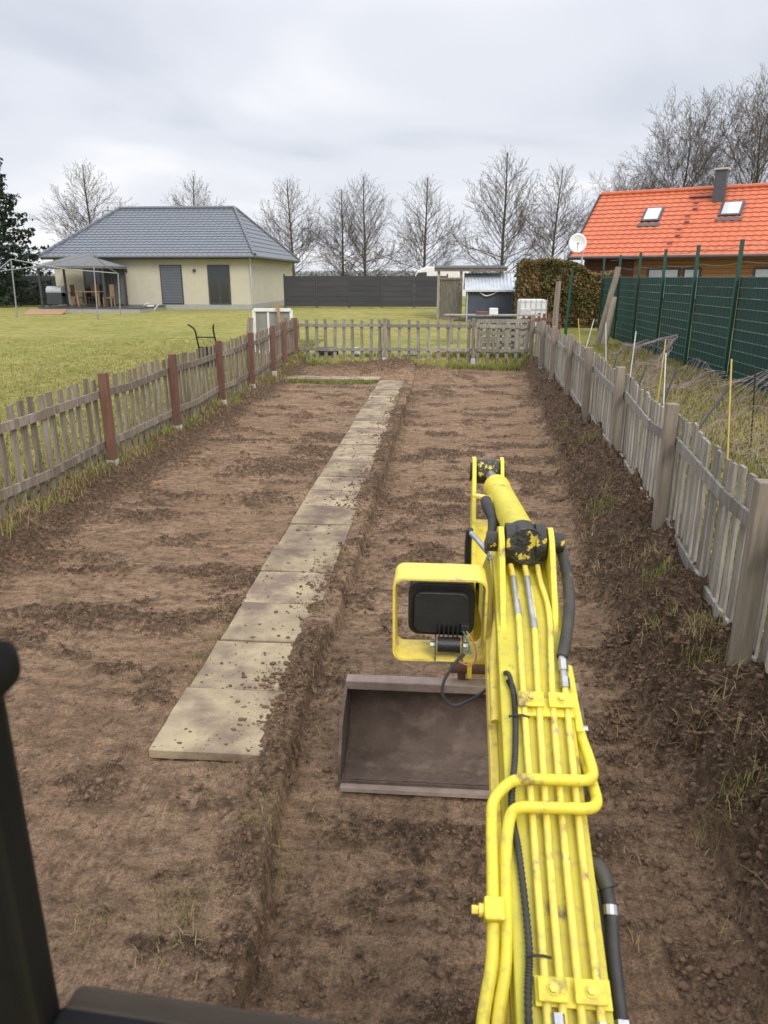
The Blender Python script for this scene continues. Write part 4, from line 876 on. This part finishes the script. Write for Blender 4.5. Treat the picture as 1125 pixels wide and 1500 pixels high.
# white van beyond the fence
vn_ = empty('parked_van', (-1.2, 51, .8), 'white van parked beyond the dark privacy fence', 'van')
vx0, vx1 = -2.7, 1.6
MB().prism([(vx0, 1.25), (vx0 + .02, 1.75), (vx0 + .55, 2.0), (vx0 + 1.0, 2.85), (vx0 + 1.5, 3.08), (vx1, 3.12), (vx1 + .05, 1.2)], 'y', 50.2, 52.1).build('body', white_pvc, vn_, bevel=.08)
MB().prism([(vx0 + .62, 2.04), (vx0 + 1.02, 2.72), (vx0 + 1.6, 2.76), (vx0 + 1.6, 2.04)], 'y', 50.185, 50.195).build('side_window', glass_dark, vn_)
MB().prism([(vx0 + .53, 2.03), (vx0 + .97, 2.84), (vx0 + .985, 2.84), (vx0 + .56, 2.03)], 'y', 50.35, 51.95).build('windscreen', glass_dark, vn_)
for x in (vx0 + .8, vx1 - .9):
    for y in (50.25, 52.0):
        mb = MB(); mb.tube([(x, y - .1, 1.12), (x, y + .1, 1.12)], .34, 18); w_ = mb.build('wheel', black_rubber, vn_); mb = MB(); mb.tube([(x, y - .11, 1.12), (x, y + .11, 1.12)], .19, 12); mb.build('rim', zinc, w_)
# IBC water tank
tk = empty('water_tank', (3.0, 28, .5), 'white plastic water tank in a wire cage behind the fence corner', 'tank')
tg = float(lawn_h(3.3, 28.5)); MB().box((3.25, 28.5, tg + .70), (.95, 1.1, .95)).build('container', white_pvc, tk, bevel=.07)
for k in range(6): MB().box((2.78 + k * .19, 27.93, tg + .70), (.018, .018, 1.0)).build('cage_bar', zinc, tk)
for k in range(4): MB().box((3.25, 27.91, tg + .25 + k * .3), (1.0, .018, .018)).build('cage_bar', zinc, tk)
MB().box((3.25, 28.5, tg + .1), (1.0, 1.15, .2)).build('pallet_base', wood_brown, tk)
# brown board fence scrap in front of the tank
bf = empty('board_fence', (3.4, 26.0, .5), 'short brown board fence in front of the water tank', 'fence'); bgz = float(lawn_h(3.4, 26))
for k in range(8): MB().box((2.72 + k * .17, 26.0, bgz + .42), (.09, .02, .85 - .03 * (k % 3))).build('board', wood_red, bf)
MB().box((3.3, 25.97, bgz + .62), (1.35, .025, .12)).build('rail', wood_red, bf); MB().box((3.3, 25.97, bgz + .25), (1.35, .025, .1)).build('rail', wood_red, bf)
# stack of grey pallets behind the back fence
for k, (x, rx) in enumerate(((1.55, -.14), (1.75, -.2))):
    pt = empty('wooden_pallet', (x, 20.75 + .2 * k, .3), ('grey wooden pallet leaning on the back picket fence' if k == 0 else 'second grey pallet leaning behind the first one'), 'pallet', 'pallets behind the back fence')
    for j in range(6): o = MB().box((x, 20.75 + .2 * k + .02, .48 + j * .16), (1.25, .022, .095), (rx, 0, 0)).build('board', wood_grey, pt)
    for j in range(4): MB().box((x - .5 + j * .34, 20.80 + .2 * k, .85), (.09, .08, .95), (rx, 0, 0)).build('bearer', wood_grey, pt)
# bench with clutter between shed and fence
bn = empty('work_bench', (1.6, 24.5, .4), 'low plank bench with odds and ends behind the back fence', 'bench'); b0 = float(lawn_h(1.6, 24.5))
for k in range(3): MB().box((1.55, 24.3 + k * .2, b0 + .86), (3.0, .18, .04)).build('plank', wood_grey, bn)
for x in (.3, 2.8):
    for y in (24.3, 24.7): MB().box((x, y, b0 + .42), (.08, .08, .84)).build('leg', wood_brown, bn)
def clutter(name, label, cat, c, size, m, rot=0, bev=.01):
    o = MB().box((0, 0, 0), size, (0, 0, rot), .92).build(name, m, None, bevel=bev, loc=c); tag(o, label, cat); return o
clutter('plastic_tub', 'white plastic tub on the plank bench', 'tub', (1.6, 24.4, b0 + .98), (.28, .26, .2), white_pvc)
clutter('seed_tray', 'reddish tray on the plank bench', 'tray', (1.25, 24.4, b0 + .93), (.4, .3, .1), rust)
clutter('stone_block', 'pale stone block at the right end of the bench', 'block', (2.6, 24.4, b0 + .97), (.35, .28, .18), concrete)
clutter('plastic_sack', 'dark plastic sack lying behind the back fence', 'sack', (-3.2, 20.9, .45), (.6, .35, .22), black_plastic, .3, .06)
clutter('paint_bucket', 'white paint bucket behind the back picket fence', 'bucket', (-2.4, 20.8, .45), (.24, .24, .2), white_pvc, .2, .04)
clutter('broken_board', 'pale broken board lying behind the back fence', 'board', (.2, 21.0, .42), (.9, .12, .06), wood_tan, .2)
clutter('tile_stack', 'small stack of pale tiles behind the back fence', 'tiles', (-.8, 20.9, .44), (.4, .25, .16), concrete, .1)
old_glass = mat('dusty_glass', (.22, .22, .19), .3, (.3, .29, .25), 4)
# old white window frame leaning in the left corner
wf = empty('old_window_frame', (-4.6, 19.6, .35), 'old white window frame leaning in the far left fence corner', 'window frame')
fx0, fx1, fz0, fz1, fy = -5.25, -4.2, .4, 1.55, 20.9
for c, s_ in ((((fx0 + fx1) / 2, fy, fz1), (fx1 - fx0, .06, .09)), (((fx0 + fx1) / 2, fy, fz0), (fx1 - fx0, .06, .09)), ((fx0, fy, (fz0 + fz1) / 2), (.09, .058, fz1 - fz0)), ((fx1, fy, (fz0 + fz1) / 2), (.09, .058, fz1 - fz0)), ((fx0 + .4, fy, (fz0 + fz1) / 2), (.06, .05, fz1 - fz0))): MB().box(c, s_, (-.04, 0, 0)).build('bar', white_pvc, wf, bevel=.008)
MB().box(((fx0 + fx1) / 2, fy + .01, (fz0 + fz1) / 2), (fx1 - fx0 - .1, .008, fz1 - fz0 - .1), (-.04, 0, 0)).build('pane', old_glass, wf)
def lean_board(x0, y0, x1, y1, z1, w, m, label):
    mb = MB(); mb.bar((x0, y0, .3), (x1, y1, z1), w, .025, (0, 1, 0)); o = mb.build('leaning_board', m, None); tag(o, label, 'board', 'boards leaning in the far left corner')
lean_board(-4.35, 20.6, -4.55, 20.75, 1.75, .08, wood_tan, 'tan board leaning across the old white window frame')
lean_board(-5.4, 20.6, -5.3, 20.7, 1.35, .16, wood_brown, 'broad brown board left of the old white window frame')
lean_board(-4.75, 20.5, -4.3, 20.7, 1.35, .10, wood_brown, 'short brown board in front of the old white window frame')
# wheelbarrow behind the left fence
wb = empty('wheelbarrow', (-5.6, 17.2, .35), 'upended wheelbarrow with black handles behind the left fence', 'wheelbarrow')
for x in (-5.72, -5.28):
    mb = MB(); mb.tube(bez([(x, 17.6, .40), (x, 17.3, .95), (x, 17.15, 1.25), (x + (-.10 if x < -5.5 else .06), 17.0, 1.38)], 5), .02, 8); h_ = mb.build('handle', black_plastic, wb, True)
mb = MB(); mb.tube([(-5.72, 17.25, 1.08), (-5.28, 17.25, 1.08)], .016, 8); mb.build('cross_bar', black_plastic, wb)
MB().add([(-5.8, 17.5, .40), (-5.2, 17.5, .40), (-5.25, 17.42, .85), (-5.75, 17.42, .85), (-5.75, 17.75, .42), (-5.25, 17.75, .42), (-5.3, 17.7, .8), (-5.7, 17.7, .8)], [(0, 1, 2, 3), (4, 7, 6, 5), (0, 4, 5, 1), (1, 5, 6, 2), (2, 6, 7, 3), (3, 7, 4, 0)]).build('tray', black_plastic, wb)
mb = MB(); mb.tube([(-5.55, 17.95, .50), (-5.45, 17.95, .50)], .17, 16); mb.build('wheel', black_rubber, wb)

# ---------------------------------------------------------------- green privacy fence at right
gfz = .40
gr = empty('green_mesh_fence', (6.0, 20, gfz), 'tall dark green wire mesh fence with woven privacy strips', 'fence')
gys = [10.6, 13.2, 15.8, 18.4, 21.0, 23.6, 26.2, 28.8]; GXf = 5.85
def wave_strip():
    n = 52; ys_ = np.linspace(0, 2.5, n); V = []; 
    for z in (0, .187):
        for i in range(n): V.append((.012 * (1 if (i // 2) % 2 else -1), ys_[i], z))
    for z in (0, .187):
        for i in range(n): V.append((.012 * (1 if (i // 2) % 2 else -1) + .003, ys_[i], z))
    F = [(i, i + 1, n + i + 1, n + i) for i in range(n - 1)] + [(2 * n + i, 3 * n + i, 3 * n + i + 1, 2 * n + i + 1) for i in range(n - 1)]
    me = bpy.data.meshes.new('privacy_strip'); me.from_pydata(V, [], F); me.materials.append(green_strip); bm_fix(me); return me
strip_me = wave_strip()
mb = MB()
for k in range(11):
    for dx in (-.016, .019): mb.tube([(dx, 0, .03 + k * .2), (dx, 2.5, .03 + k * .2)], .005, 5, False)
for k in range(26): mb.tube([(0, .02 + k * .0984, 0), (0, .02 + k * .0984, 2.06)], .0035, 4, False)
wire_me = bpy.data.meshes.new('wire_mat'); wire_me.from_pydata(mb.v, [], mb.f); wire_me.materials.append(green_wire)
for i, y in enumerate(gys):
    MB().box((GXf - .055, y, gfz + 1.32), (.06, .08, 2.75)).build('post', green_paint, gr)
    MB().box((GXf - .055, y, gfz + 2.705), (.065, .085, .02)).build('post_cap', green_paint, gr)
    if i < len(gys) - 1:
        w_ = link('wire_mat', wire_me, gr, (GXf, y, gfz - .02), None, (1, 1.04, 1)); w_['kind'] = 'stuff'
        for k in range(10): link('privacy_strip', strip_me, gr, (GXf, y, gfz + .02 + k * .2), None, (1, 1.04, 1))
for z in (2.30, 2.62):
    pts = []
    for i in range(len(gys) - 1):
        for t in range(4): pts.append((GXf + .05, gys[i] + (gys[i + 1] - gys[i]) * t / 4, gfz + z - .05 * math.sin(math.pi * t / 4)))
    mb = MB(); mb.tube(pts, .006, 5); mb.build('top_wire', green_wire, gr)
# single posts near its far end
def lone_post(name, label, cat, a, b, r, m, n=10):
    mb = MB(); a = Vector(a); b = Vector(b); k = 6
    mb.tube([a + (b - a) * (i / k) + Vector((random.uniform(-.01, .01), 0, 0)) for i in range(k + 1)], [r * (1 - .2 * i / k) for i in range(k + 1)], n); o = mb.build(name, m, None, True); tag(o, label, cat); return o
lone_post('timber_post', 'tall square-cut grey timber post at the fence corner', 'post', (2.62, 18.2, .2), (2.68, 18.3, 2.32), .075, wood_post, 4)
lone_post('leaning_log', 'tall grey log leaning at the end of the green fence', 'log', (4.95, 24.6, .3), (5.45, 24.8, 2.72), .11, wood_post)
lone_post('leaning_log', 'short grey log beside the taller leaning log', 'log', (5.0, 23.8, .3), (5.2, 23.9, 1.85), .11, wood_post)
lone_post('green_post', 'single slim green metal post before the hedge', 'post', (4.05, 25.5, .3), (4.15, 25.5, 2.65), .05, green_paint)
# electric netting heaped between the fences
nets = empty('electric_netting', (3.4, 10, .36), 'sagging violet electric fence netting heaped between the picket and green fences', 'netting')
def rod(a, b, m, r=.0085):
    mb = MB(); mb.tube([a, b], r, 6); mb.build('rod', m, nets)
tops = []
rods = [((3.15, 8.1), .10, 1.22, 'y'), ((2.95, 9.9), .06, 1.12, 'w'), ((3.2, 11.2), -.0, 1.2, 'y'), ((3.1, 12.6), -.03, 1.22, 'w'), ((3.1, 14.2), .12, 1.25, 'w'), ((2.95, 15.8), .2, 1.25, 'y'), ((2.9, 16.2), -.25, 1.2, 'w'), ((4.1, 7.0), .1, 1.1, 'k'), ((3.9, 9.4), .1, 1.0, 'k'), ((3.3, 6.2), .2, 1.1, 'k')]
for (x, y), lx, h, c in rods:
    z = float(lawn_h(x, y)); t = (x - lx, y + random.uniform(-.1, .1), z + h); rod((x, y, z - .05), t, {'y': yel_rod, 'w': white_pvc, 'k': black_plastic}[c]); tops.append(t)
for (a, b) in (((3.0, 6.9, .35), (4.05, 7.6, 1.25)), ((2.75, 8.6, .4), (3.5, 9.3, 1.15)), ((2.7, 9.6, .4), (3.15, 10.3, 1.25)), ((2.75, 11.1, .4), (3.2, 12.0, 1.1)), ((2.8, 12.9, .4), (3.15, 13.8, 1.1))): rod(a, b, black_plastic, .014)
mb = MB(); mb2 = MB()
cols = 150; rws = 12
def netp(i, j):
    y = 4.6 + 12.2 * i / cols; base = 3.3 + .2 * math.sin(y * .9) ; x = base + .9 * (j / rws - .4) + .5 * float(vn(y * 1.1, j * .3, 5)) ; hgt = .70 + .18 * abs(math.sin(y * 1.15 + .6))
    z = float(.42 + hgt * (j / rws) * (.75 + .5 * vn(y * 1.2, j * .5, 9)) - .12 * vn(y * 3, j * 1.0, 15)); return (x + random.uniform(-.03, .03), y + random.uniform(-.03, .03), z)
NP = [[netp(i, j) for j in range(rws + 1)] for i in range(cols + 1)]
for j in range(rws + 1): (mb if j % 3 else mb2).tube([NP[i][j] for i in range(cols + 1)], .0032, 3, False)
for i in range(0, cols + 1): (mb if i % 2 else mb2).tube(NP[i], .0028, 3, False)
o = mb.build('violet_net', net_m, nets); o['kind'] = 'stuff'; o = mb2.build('pale_net', net_w, nets); o['kind'] = 'stuff'

# ---------------------------------------------------------------- hedge
def leaf_cloud(n, fn, size):
    P = fn(n); n = len(P); d = rng.normal(size=(n, 3)); d /= np.linalg.norm(d, axis=1)[:, None]; e = np.cross(d, rng.normal(size=(n, 3))); e /= np.linalg.norm(e, axis=1)[:, None]
    s = size * (.5 + rng.random((n, 1))); V = np.stack([P - d * s * .5, P + e * s * .28, P + d * s * .6, P - e * s * .28], 1).reshape(-1, 3); return V, np.arange(4 * n).reshape(-1, 4)
hd = empty('hedge', (4.9, 31, .6), 'clipped olive-brown conifer hedge left of the red-roofed house', 'hedge')
def hedge_fn(n):
    t = rng.random(n); x = 3.1 + 3.6 * rng.random(n); face = rng.random(n); top = 2.78 + .35 * fbm(x * 1.2, x * 0, 6, 3) - .45 * ss(4.6, 6.2, x); z = .5 + (top - .5) * rng.random(n) ** .8
    y = 30.2 + .25 * fbm(x * 2, z * 2, 8, 3) + .06 * rng.normal(size=n); tp = face < .3; y = np.where(tp, 30.2 + 2.0 * rng.random(n), y); z = np.where(tp, top + .05 * rng.normal(size=n), z)
    sd = (face > .3) & (face < .42); x = np.where(sd, 3.1 + .1 * rng.normal(size=n), x); y = np.where(sd, 30.2 + 2 * rng.random(n), y); return np.stack([x, y, z], 1)
V, F = leaf_cloud(42000, hedge_fn, .10); o = link('foliage', np_mesh('foliage', V, F, hedge_m), hd); o['kind'] = 'stuff'
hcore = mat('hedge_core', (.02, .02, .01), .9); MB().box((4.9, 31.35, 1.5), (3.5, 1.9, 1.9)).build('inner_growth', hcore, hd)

# ---------------------------------------------------------------- red-roofed timber house
th = empty('timber_house', (9.5, 33, .6), 'timber house with bright red tiled roof behind the green fence', 'house')
o0 = Vector((5.35, 34.0, 0)); du = Vector((7.0, -3.5, 0)).normalized(); dn = Vector((-du.y, du.x, 0))   # along the front, and away from the camera
Lh = 15.0; Wd = 8.2; zE = 3.2; zR = 6.02
def hp(u, v, z): p = o0 + du * u + dn * v; return (p.x, p.y, z)
f0, f1, b0_, b1_ = hp(0, 0, zE), hp(Lh, 0, zE), hp(0, Wd, zE), hp(Lh, Wd, zE); ra, rb = hp(0, Wd / 2, zR), hp(Lh, Wd / 2, zR)
ro2 = MB().add([f0, f1, rb, ra, b0_, b1_], [(0, 1, 2, 3), (3, 2, 5, 4), (0, 3, 4), (1, 5, 2), (0, 4, 5, 1)]).build('roof', tile_red, th)
tiled('roof_tiles', [f0, f1, rb, ra], tile_red, ro2, .30, .335, .028, .035)
n = 40
for k in range(n):
    mb = MB(); p0 = Vector(ra) + (Vector(rb) - Vector(ra)) * (k / n); p1 = Vector(ra) + (Vector(rb) - Vector(ra)) * ((k + 1.05) / n); mb.tube([p0 + Vector((0, 0, .05)), p1 + Vector((0, 0, .05))], [.12, .10], 8); mb.build('ridge_tile', tile_red, ro2)
mb = MB(); mb.bar(Vector(f0) - du * .04 + Vector((0, 0, -.02)), Vector(ra) - du * .04 + Vector((0, 0, -.02)), .05, .22); mb.build('verge_board', anthracite, ro2)
mb = MB(); mb.tube([Vector(f0) - dn * .07, Vector(f1) - dn * .07], .075, 8); mb.build('gutter', anthracite, th)
ang = math.atan2(du.y, du.x)
wl0 = .55; nb = 16
for k in range(nb):
    z = .55 + (zE - .5) * (k + .5) / nb; hgt = (zE - .5) / nb * .93
    for (u0, u1, m_) in ((.5, 2.6, timber_dark), (2.62, Lh - .5, timber_house)):
        p = hp((u0 + u1) / 2, wl0 + .04, z); MB().box(p, (u1 - u0, .06, hgt), (0, 0, ang)).build('wall_board', m_, th)
MB().box(hp(Lh / 2, Wd / 2 + .1, 1.85), (Lh - 1.0, Wd - 1.2, 2.6), (0, 0, ang)).build('wall', timber_dark, th)
for u0, u1 in ((3.2, 4.5), (4.6, 5.3), (7.2, 8.6), (8.7, 9.6)):
    f_ = MB().box(hp((u0 + u1) / 2, wl0 - .01, 2.15), (u1 - u0, .08, 1.3), (0, 0, ang)).build('window', anthracite, th)
    MB().box(hp((u0 + u1) / 2, wl0 - .06, 2.15), (u1 - u0 - .18, .02, 1.12), (0, 0, ang)).build('pane', glass_sky, f_)
slope = math.atan2(zR - zE, Wd / 2)
step_m = mat('step_brown', (.22, .06, .04), .6)
def on_roof(u, t, h=0): p = Vector(hp(u, Wd / 2 * t, zE + (zR - zE) * t)); nn = Vector((0, 0, math.cos(slope))) - dn * math.sin(slope); return p + nn * h
Mr = Matrix((du, dn * math.cos(slope) + Vector((0, 0, math.sin(slope))), Vector((0, 0, math.cos(slope))) - dn * math.sin(slope))).transposed()
for u, w_, t in ((2.75, .62, .62), (5.85, .70, .66)):
    s_ = MB().box(on_roof(u, t, .06), (w_ + .16, 1.05, .10), Mr).build('roof_window', anthracite, ro2, bevel=.01)
    MB().box(on_roof(u, t, .115), (w_ - .04, .86, .012), Mr).build('pane', glass_sky, s_); MB().box(on_roof(u, t - .155, .05), (w_ + .3, .22, .05), Mr).build('flashing', slate, s_)
ch = MB().box(hp(5.2, Wd / 2 * .83, zR + .0), (.46, .46, 1.36), (0, 0, ang)).build('chimney', slate, ro2)
MB().box(hp(5.2, Wd / 2 * .83, zR + .71), (.58, .58, .07), (0, 0, ang)).build('chimney_cap', concrete, ch)
for i in range(7): 
    mb = MB(); mb.box(on_roof(3.95 + .07 * i + .12 * (i % 2), .18 + .1 * i, .10), (.2, .1, .035), Mr); mb.build('roof_step', step_m, ro2)
MB().box(on_roof(4.55, .865, .12), (1.1, .14, .05), Mr).build('walkway_grate', step_m, ro2)
ds = empty('satellite_dish', (5.2, 32.6, .6), 'white satellite dish on a pole at the left corner of the timber house', 'satellite dish')
mb = MB(); mb.tube([(5.72, 33.0, .5), (5.72, 33.0, 3.45)], .04, 8); mb.build('mast', zinc, ds)
dc = Vector((5.42, 32.55, 3.75)); ax = Vector((-.12, -1, .25)).normalized(); ux = ax.cross(Vector((0, 0, 1))).normalized(); uy = ux.cross(ax)
V = [dc + ax * -.10]; Fd = []; nr, ns = 5, 24
for r_ in range(1, nr + 1):
    for k in range(ns): a = 2 * math.pi * k / ns; rr = .36 * r_ / nr; V.append(dc + ux * (rr * math.cos(a)) + uy * (rr * 1.12 * math.sin(a)) + ax * (-.10 + .10 * (r_ / nr) ** 2))
Fd += [(0, 1 + k, 1 + (k + 1) % ns) for k in range(ns)]
for r_ in range(nr - 1):
    for k in range(ns): Fd.append((1 + r_ * ns + k, 1 + (r_ + 1) * ns + k, 1 + (r_ + 1) * ns + (k + 1) % ns, 1 + r_ * ns + (k + 1) % ns))
dm = MB().add(V, Fd).build('reflector', white_pvc, ds, True); so = dm.modifiers.new('solid', 'SOLIDIFY'); so.thickness = .02
mb = MB(); mb.tube([dc + uy * -.38, dc + ax * .38 + uy * -.12], .012, 6); mb.tube([dc + ax * .36 + uy * -.13, dc + ax * .42 + uy * -.09], .035, 8); mb.build('receiver_arm', zinc, ds)
mb = MB(); mb.tube([dc - ax * .1, (5.72, 33.0, 3.4)], .03, 6); mb.build('mount', zinc, ds)

# ---------------------------------------------------------------- trees
def grow_tree(H, seed, spread=.36, leader=True, low=.14, dens=1.08, dome=False):
    rs = np.random.default_rng(seed); segs_t = []; segs = []
    def branch(p, d, L, r, lvl, out, up=.25):
        n = {0: 9, 1: 6, 2: 4, 3: 3}.get(lvl, 2); pts = [p.copy()]; dd_ = d.copy(); rad = [r]
        for i in range(n):
            dd_ = dd_ + rs.normal(0, .10 if lvl else .025, 3) + np.array([0, 0, up * .22 if lvl else .02]); dd_ /= np.linalg.norm(dd_); p = p + dd_ * L / n; pts.append(p.copy()); rad.append(max(r * (1 - .8 * (i + 1) / n), .008))
        for i in range(n): out.append((pts[i], pts[i + 1], rad[i], rad[i + 1]))
        return pts, rad
    def kids(pts, rad, L, lvl):
        if lvl > 4: return
        sp_ = {1: .30, 2: .20, 3: .15, 4: .12}[lvl] / dens; cnt = max(2, int(L / sp_ * .75)); side = 1
        for k in range(cnt):
            t = .18 + .80 * (k + rs.random() * .8) / cnt; f = t * (len(pts) - 1); i = min(int(f), len(pts) - 2); p = pts[i] + (pts[i + 1] - pts[i]) * (f - i); d = pts[i + 1] - pts[i]; d = d / np.linalg.norm(d)
            q = rs.normal(size=3); q -= q.dot(d) * d; q /= np.linalg.norm(q); a = R(rs.uniform(28, 52)); nd = d * math.cos(a) + q * math.sin(a); nl = L * rs.uniform(.30, .5) * (1.1 - .6 * t)
            if nl < .16: nl = .16 + .2 * rs.random()
            r = max(rad[i] * .5, .0105 if lvl < 4 else .0088); pp, rr = branch(p, nd, nl, r, lvl + 1, segs, .35)
            if nl > .5 and lvl < 4: kids(pp, rr, nl, lvl + 1)
    if leader:
        pts, rad = branch(np.zeros(3), np.array([rs.normal(0, .02), rs.normal(0, .02), 1.]), H, H * .0145, 0, segs_t); nb_ = int(54 * dens); az = 0
        for k in range(nb_):
            t = low + (.97 - low) * (k / nb_) ** .95; f = t * (len(pts) - 1); i = min(int(f), len(pts) - 2); p = pts[i] + (pts[i + 1] - pts[i]) * (f - i); az += 2.4 + rs.normal(0, .3)
            el = R(rs.uniform(5, 24) + 42 * t); prof_ = min(1.0, .8 + 1.6 * (t - low)) * (1 - max(0, (t - .24) / .80)) ** .85; Lb = H * spread * prof_ * rs.uniform(.85, 1.15) + .25
            if dome: Lb = H * spread * max(.2, 1 - ((t - .42) / .62) ** 2) ** .5 * rs.uniform(.85, 1.15); el = R(rs.uniform(25, 45) + 35 * t)
            d = np.array([math.cos(az) * math.cos(el), math.sin(az) * math.cos(el), math.sin(el)]); pp, rr = branch(p, d, Lb * 1.25, max(rad[i] * .34, .018), 1, segs, .36); kids(pp, rr, Lb * 1.25, 1)
    else:
        pts, rad = branch(np.zeros(3), np.array([0, 0, 1.]), H * .28, H * .03, 0, segs_t); nl = 8
        for k in range(nl):
            az = k * 2.4 + rs.normal(0, .2); el = R(rs.uniform(36, 80)); p = pts[-1 - (k % 3)]; d = np.array([math.cos(az) * math.cos(el), math.sin(az) * math.cos(el), math.sin(el)])
            Lb = H * rs.uniform(.55, .72); pp, rr = branch(p, d, Lb, H * .011, 1, segs, .10)
            for j in range(24):
                t = .15 + .83 * j / 24; f = t * (len(pp) - 1); i = min(int(f), len(pp) - 2); q0 = pp[i] + (pp[i + 1] - pp[i]) * (f - i); dd_ = pp[i + 1] - pp[i]; dd_ /= np.linalg.norm(dd_); q = rs.normal(size=3); q -= q.dot(dd_) * dd_; q /= np.linalg.norm(q)
                a = R(rs.uniform(30, 55)); l2 = H * rs.uniform(.16, .30) * (1.15 - .6 * t); p2, r2 = branch(q0, dd_ * math.cos(a) + q * math.sin(a), l2, H * .0038, 2, segs, .2); kids(p2, r2, l2, 2)
    def mesh(sg, nm, m, k):
        A_ = np.array([s_[0] for s_ in sg]); B_ = np.array([s_[1] for s_ in sg]); ra_ = np.array([s_[2] for s_ in sg])[:, None]; rb_ = np.array([s_[3] for s_ in sg])[:, None]
        d = B_ - A_; d /= np.linalg.norm(d, axis=1)[:, None] + 1e-9; ref = np.where(np.abs(d[:, 2:3]) < .9, np.array([[0, 0, 1.]]), np.array([[1., 0, 0]])); x = np.cross(d, ref); x /= np.linalg.norm(x, axis=1)[:, None]; y = np.cross(d, x)
        ring = [(x * math.cos(2 * math.pi * i / k) + y * math.sin(2 * math.pi * i / k)) for i in range(k)]; V = np.stack([A_ + q * ra_ for q in ring] + [B_ + q * rb_ for q in ring], 1).reshape(-1, 3); b = (np.arange(len(sg)) * 2 * k)[:, None]
        F = np.concatenate([b + np.array([[i, (i + 1) % k, k + (i + 1) % k, k + i]]) for i in range(k)]); return np_mesh(nm, V, F, m, True)
    return mesh(segs_t, 'trunk', bark, 8), mesh(segs, 'crown', twig, 3)
protos = [grow_tree(10.0, 5), grow_tree(10.0, 12, .34, True, .12), grow_tree(10.0, 23, .38, True, .18)]
proto_big = grow_tree(13.0, 31, .46, True, .18, .84, True)
proto_big2 = grow_tree(13.0, 44, .48, True, .15, .84, True)
def tree(label, x, y, z, top, pr, rot, wide=1.0, H=10.0, group='bare lindens along the far road'):
    s_ = (top - z) / H; t = empty('bare_tree', (x, y, z), label, 'tree', group); t.rotation_euler.z = rot; t.scale = (s_ * wide, s_ * wide, s_)
    for nm, me in zip(('trunk', 'crown'), pr): o = bpy.data.objects.new(nm, me); C.objects.link(o); o.parent = t; o['kind'] = 'thing' if nm == 'trunk' else 'stuff'
    return t
tree('wide bare tree behind the left end of the bungalow roof', -32.3, 70, .8, 12.0, protos[2], 1.0, 1.05)
tree('bare tree showing above the middle of the bungalow ridge', -25.4, 78, .8, 12.0, protos[0], 2.0, .95)
tree('bare round tree just right of the bungalow roof', -12.5, 64, .8, 9.9, protos[2], .4, 1.0)
tree('small bare tree beside the taller twin-trunk neighbour', -8.6, 66, .8, 9.4, protos[1], 3.0, 1.0)
tree('tall bare tree right of the small one above the dark fence', -6.4, 63, .8, 10.1, protos[0], 4.3, 1.0)
tree('bare conical tree above the white van', -1.65, 62, .8, 9.8, protos[1], 5.1, 1.12)
tree('tallest bare linden above the garden shed', 4.4, 60, .8, 11.1, protos[0], .9, 1.05)
tree('bare linden between the shed and the red roof', 8.1, 60, .8, 10.2, protos[2], 2.6, .92)
tree('large bare tree behind the left part of the red roof', 16.8, 60, .8, 11.6, proto_big, .3, 1.05, 13.0, 'large trees behind the red roof')
tree('huge bare tree behind the chimney of the red roof', 21.8, 57, .8, 12.4, proto_big2, 2.2, 1.05, 13.0, 'large trees behind the red roof')
tree('low bushy bare tree behind the red roof ridge', 13.4, 58, .8, 7.8, proto_big2, 4.0, 1.2, 13.0, 'large trees behind the red roof')
# spruce at the left edge
sp = empty('spruce_tree', (-26.8, 44, .75), 'dark green spruce at the left edge of the picture', 'tree')
mb = MB(); mb.tube([(-26.8, 44, .6), (-26.8, 44, 12.5)], [.28, .03], 10); mb.build('trunk', bark, sp, True)
PT = []
for w in range(24):
    z = 1.6 + w * .46; rad_ = 3.7 * (1 - (w / 24) ** 1.1) + .25; nbz = 8
    for k in range(nbz):
        a = w * .7 + k * 2 * math.pi / nbz + random.uniform(-.2, .2); L_ = rad_ * random.uniform(.75, 1.1)
        n = int(110 * L_ / 3.0) + 12; t = rng.random(n) ** .7; droop = -.42 * L_ * t + .30 * L_ * t * t; sw = .10 + .20 * (1 - t) * L_ / 3
        PT.append(np.stack([-26.8 + math.cos(a) * L_ * t + rng.normal(0, 1, n) * sw * .5, 44 + math.sin(a) * L_ * t + rng.normal(0, 1, n) * sw * .5, z + droop + .25 - rng.random(n) ** 1.5 * .4], 1))
PT = np.concatenate(PT); V, F = leaf_cloud(len(PT), lambda n: PT, .22); o = link('crown', np_mesh('crown', V, F, conifer), sp); o['kind'] = 'stuff'
# far wood on the horizon
far_m = mat('far_wood', (.20, .215, .22), .95, (.26, .27, .27), .05, coord='Object')  # pale blue-grey: horizon haze is painted into the wood's colour
def far_fn(n):
    x = rng.uniform(-420, 420, n); z = .5 + (2.2 + 4.5 * fbm(x * .012, x * 0, 3, 4)) * rng.random(n) ** .6; return np.stack([x, 420 + rng.normal(0, 8, n), z], 1)
V, F = leaf_cloud(40000, far_fn, 1.5); tag(link('far_wood', np_mesh('far_wood', V, F, far_m)), kind='stuff')
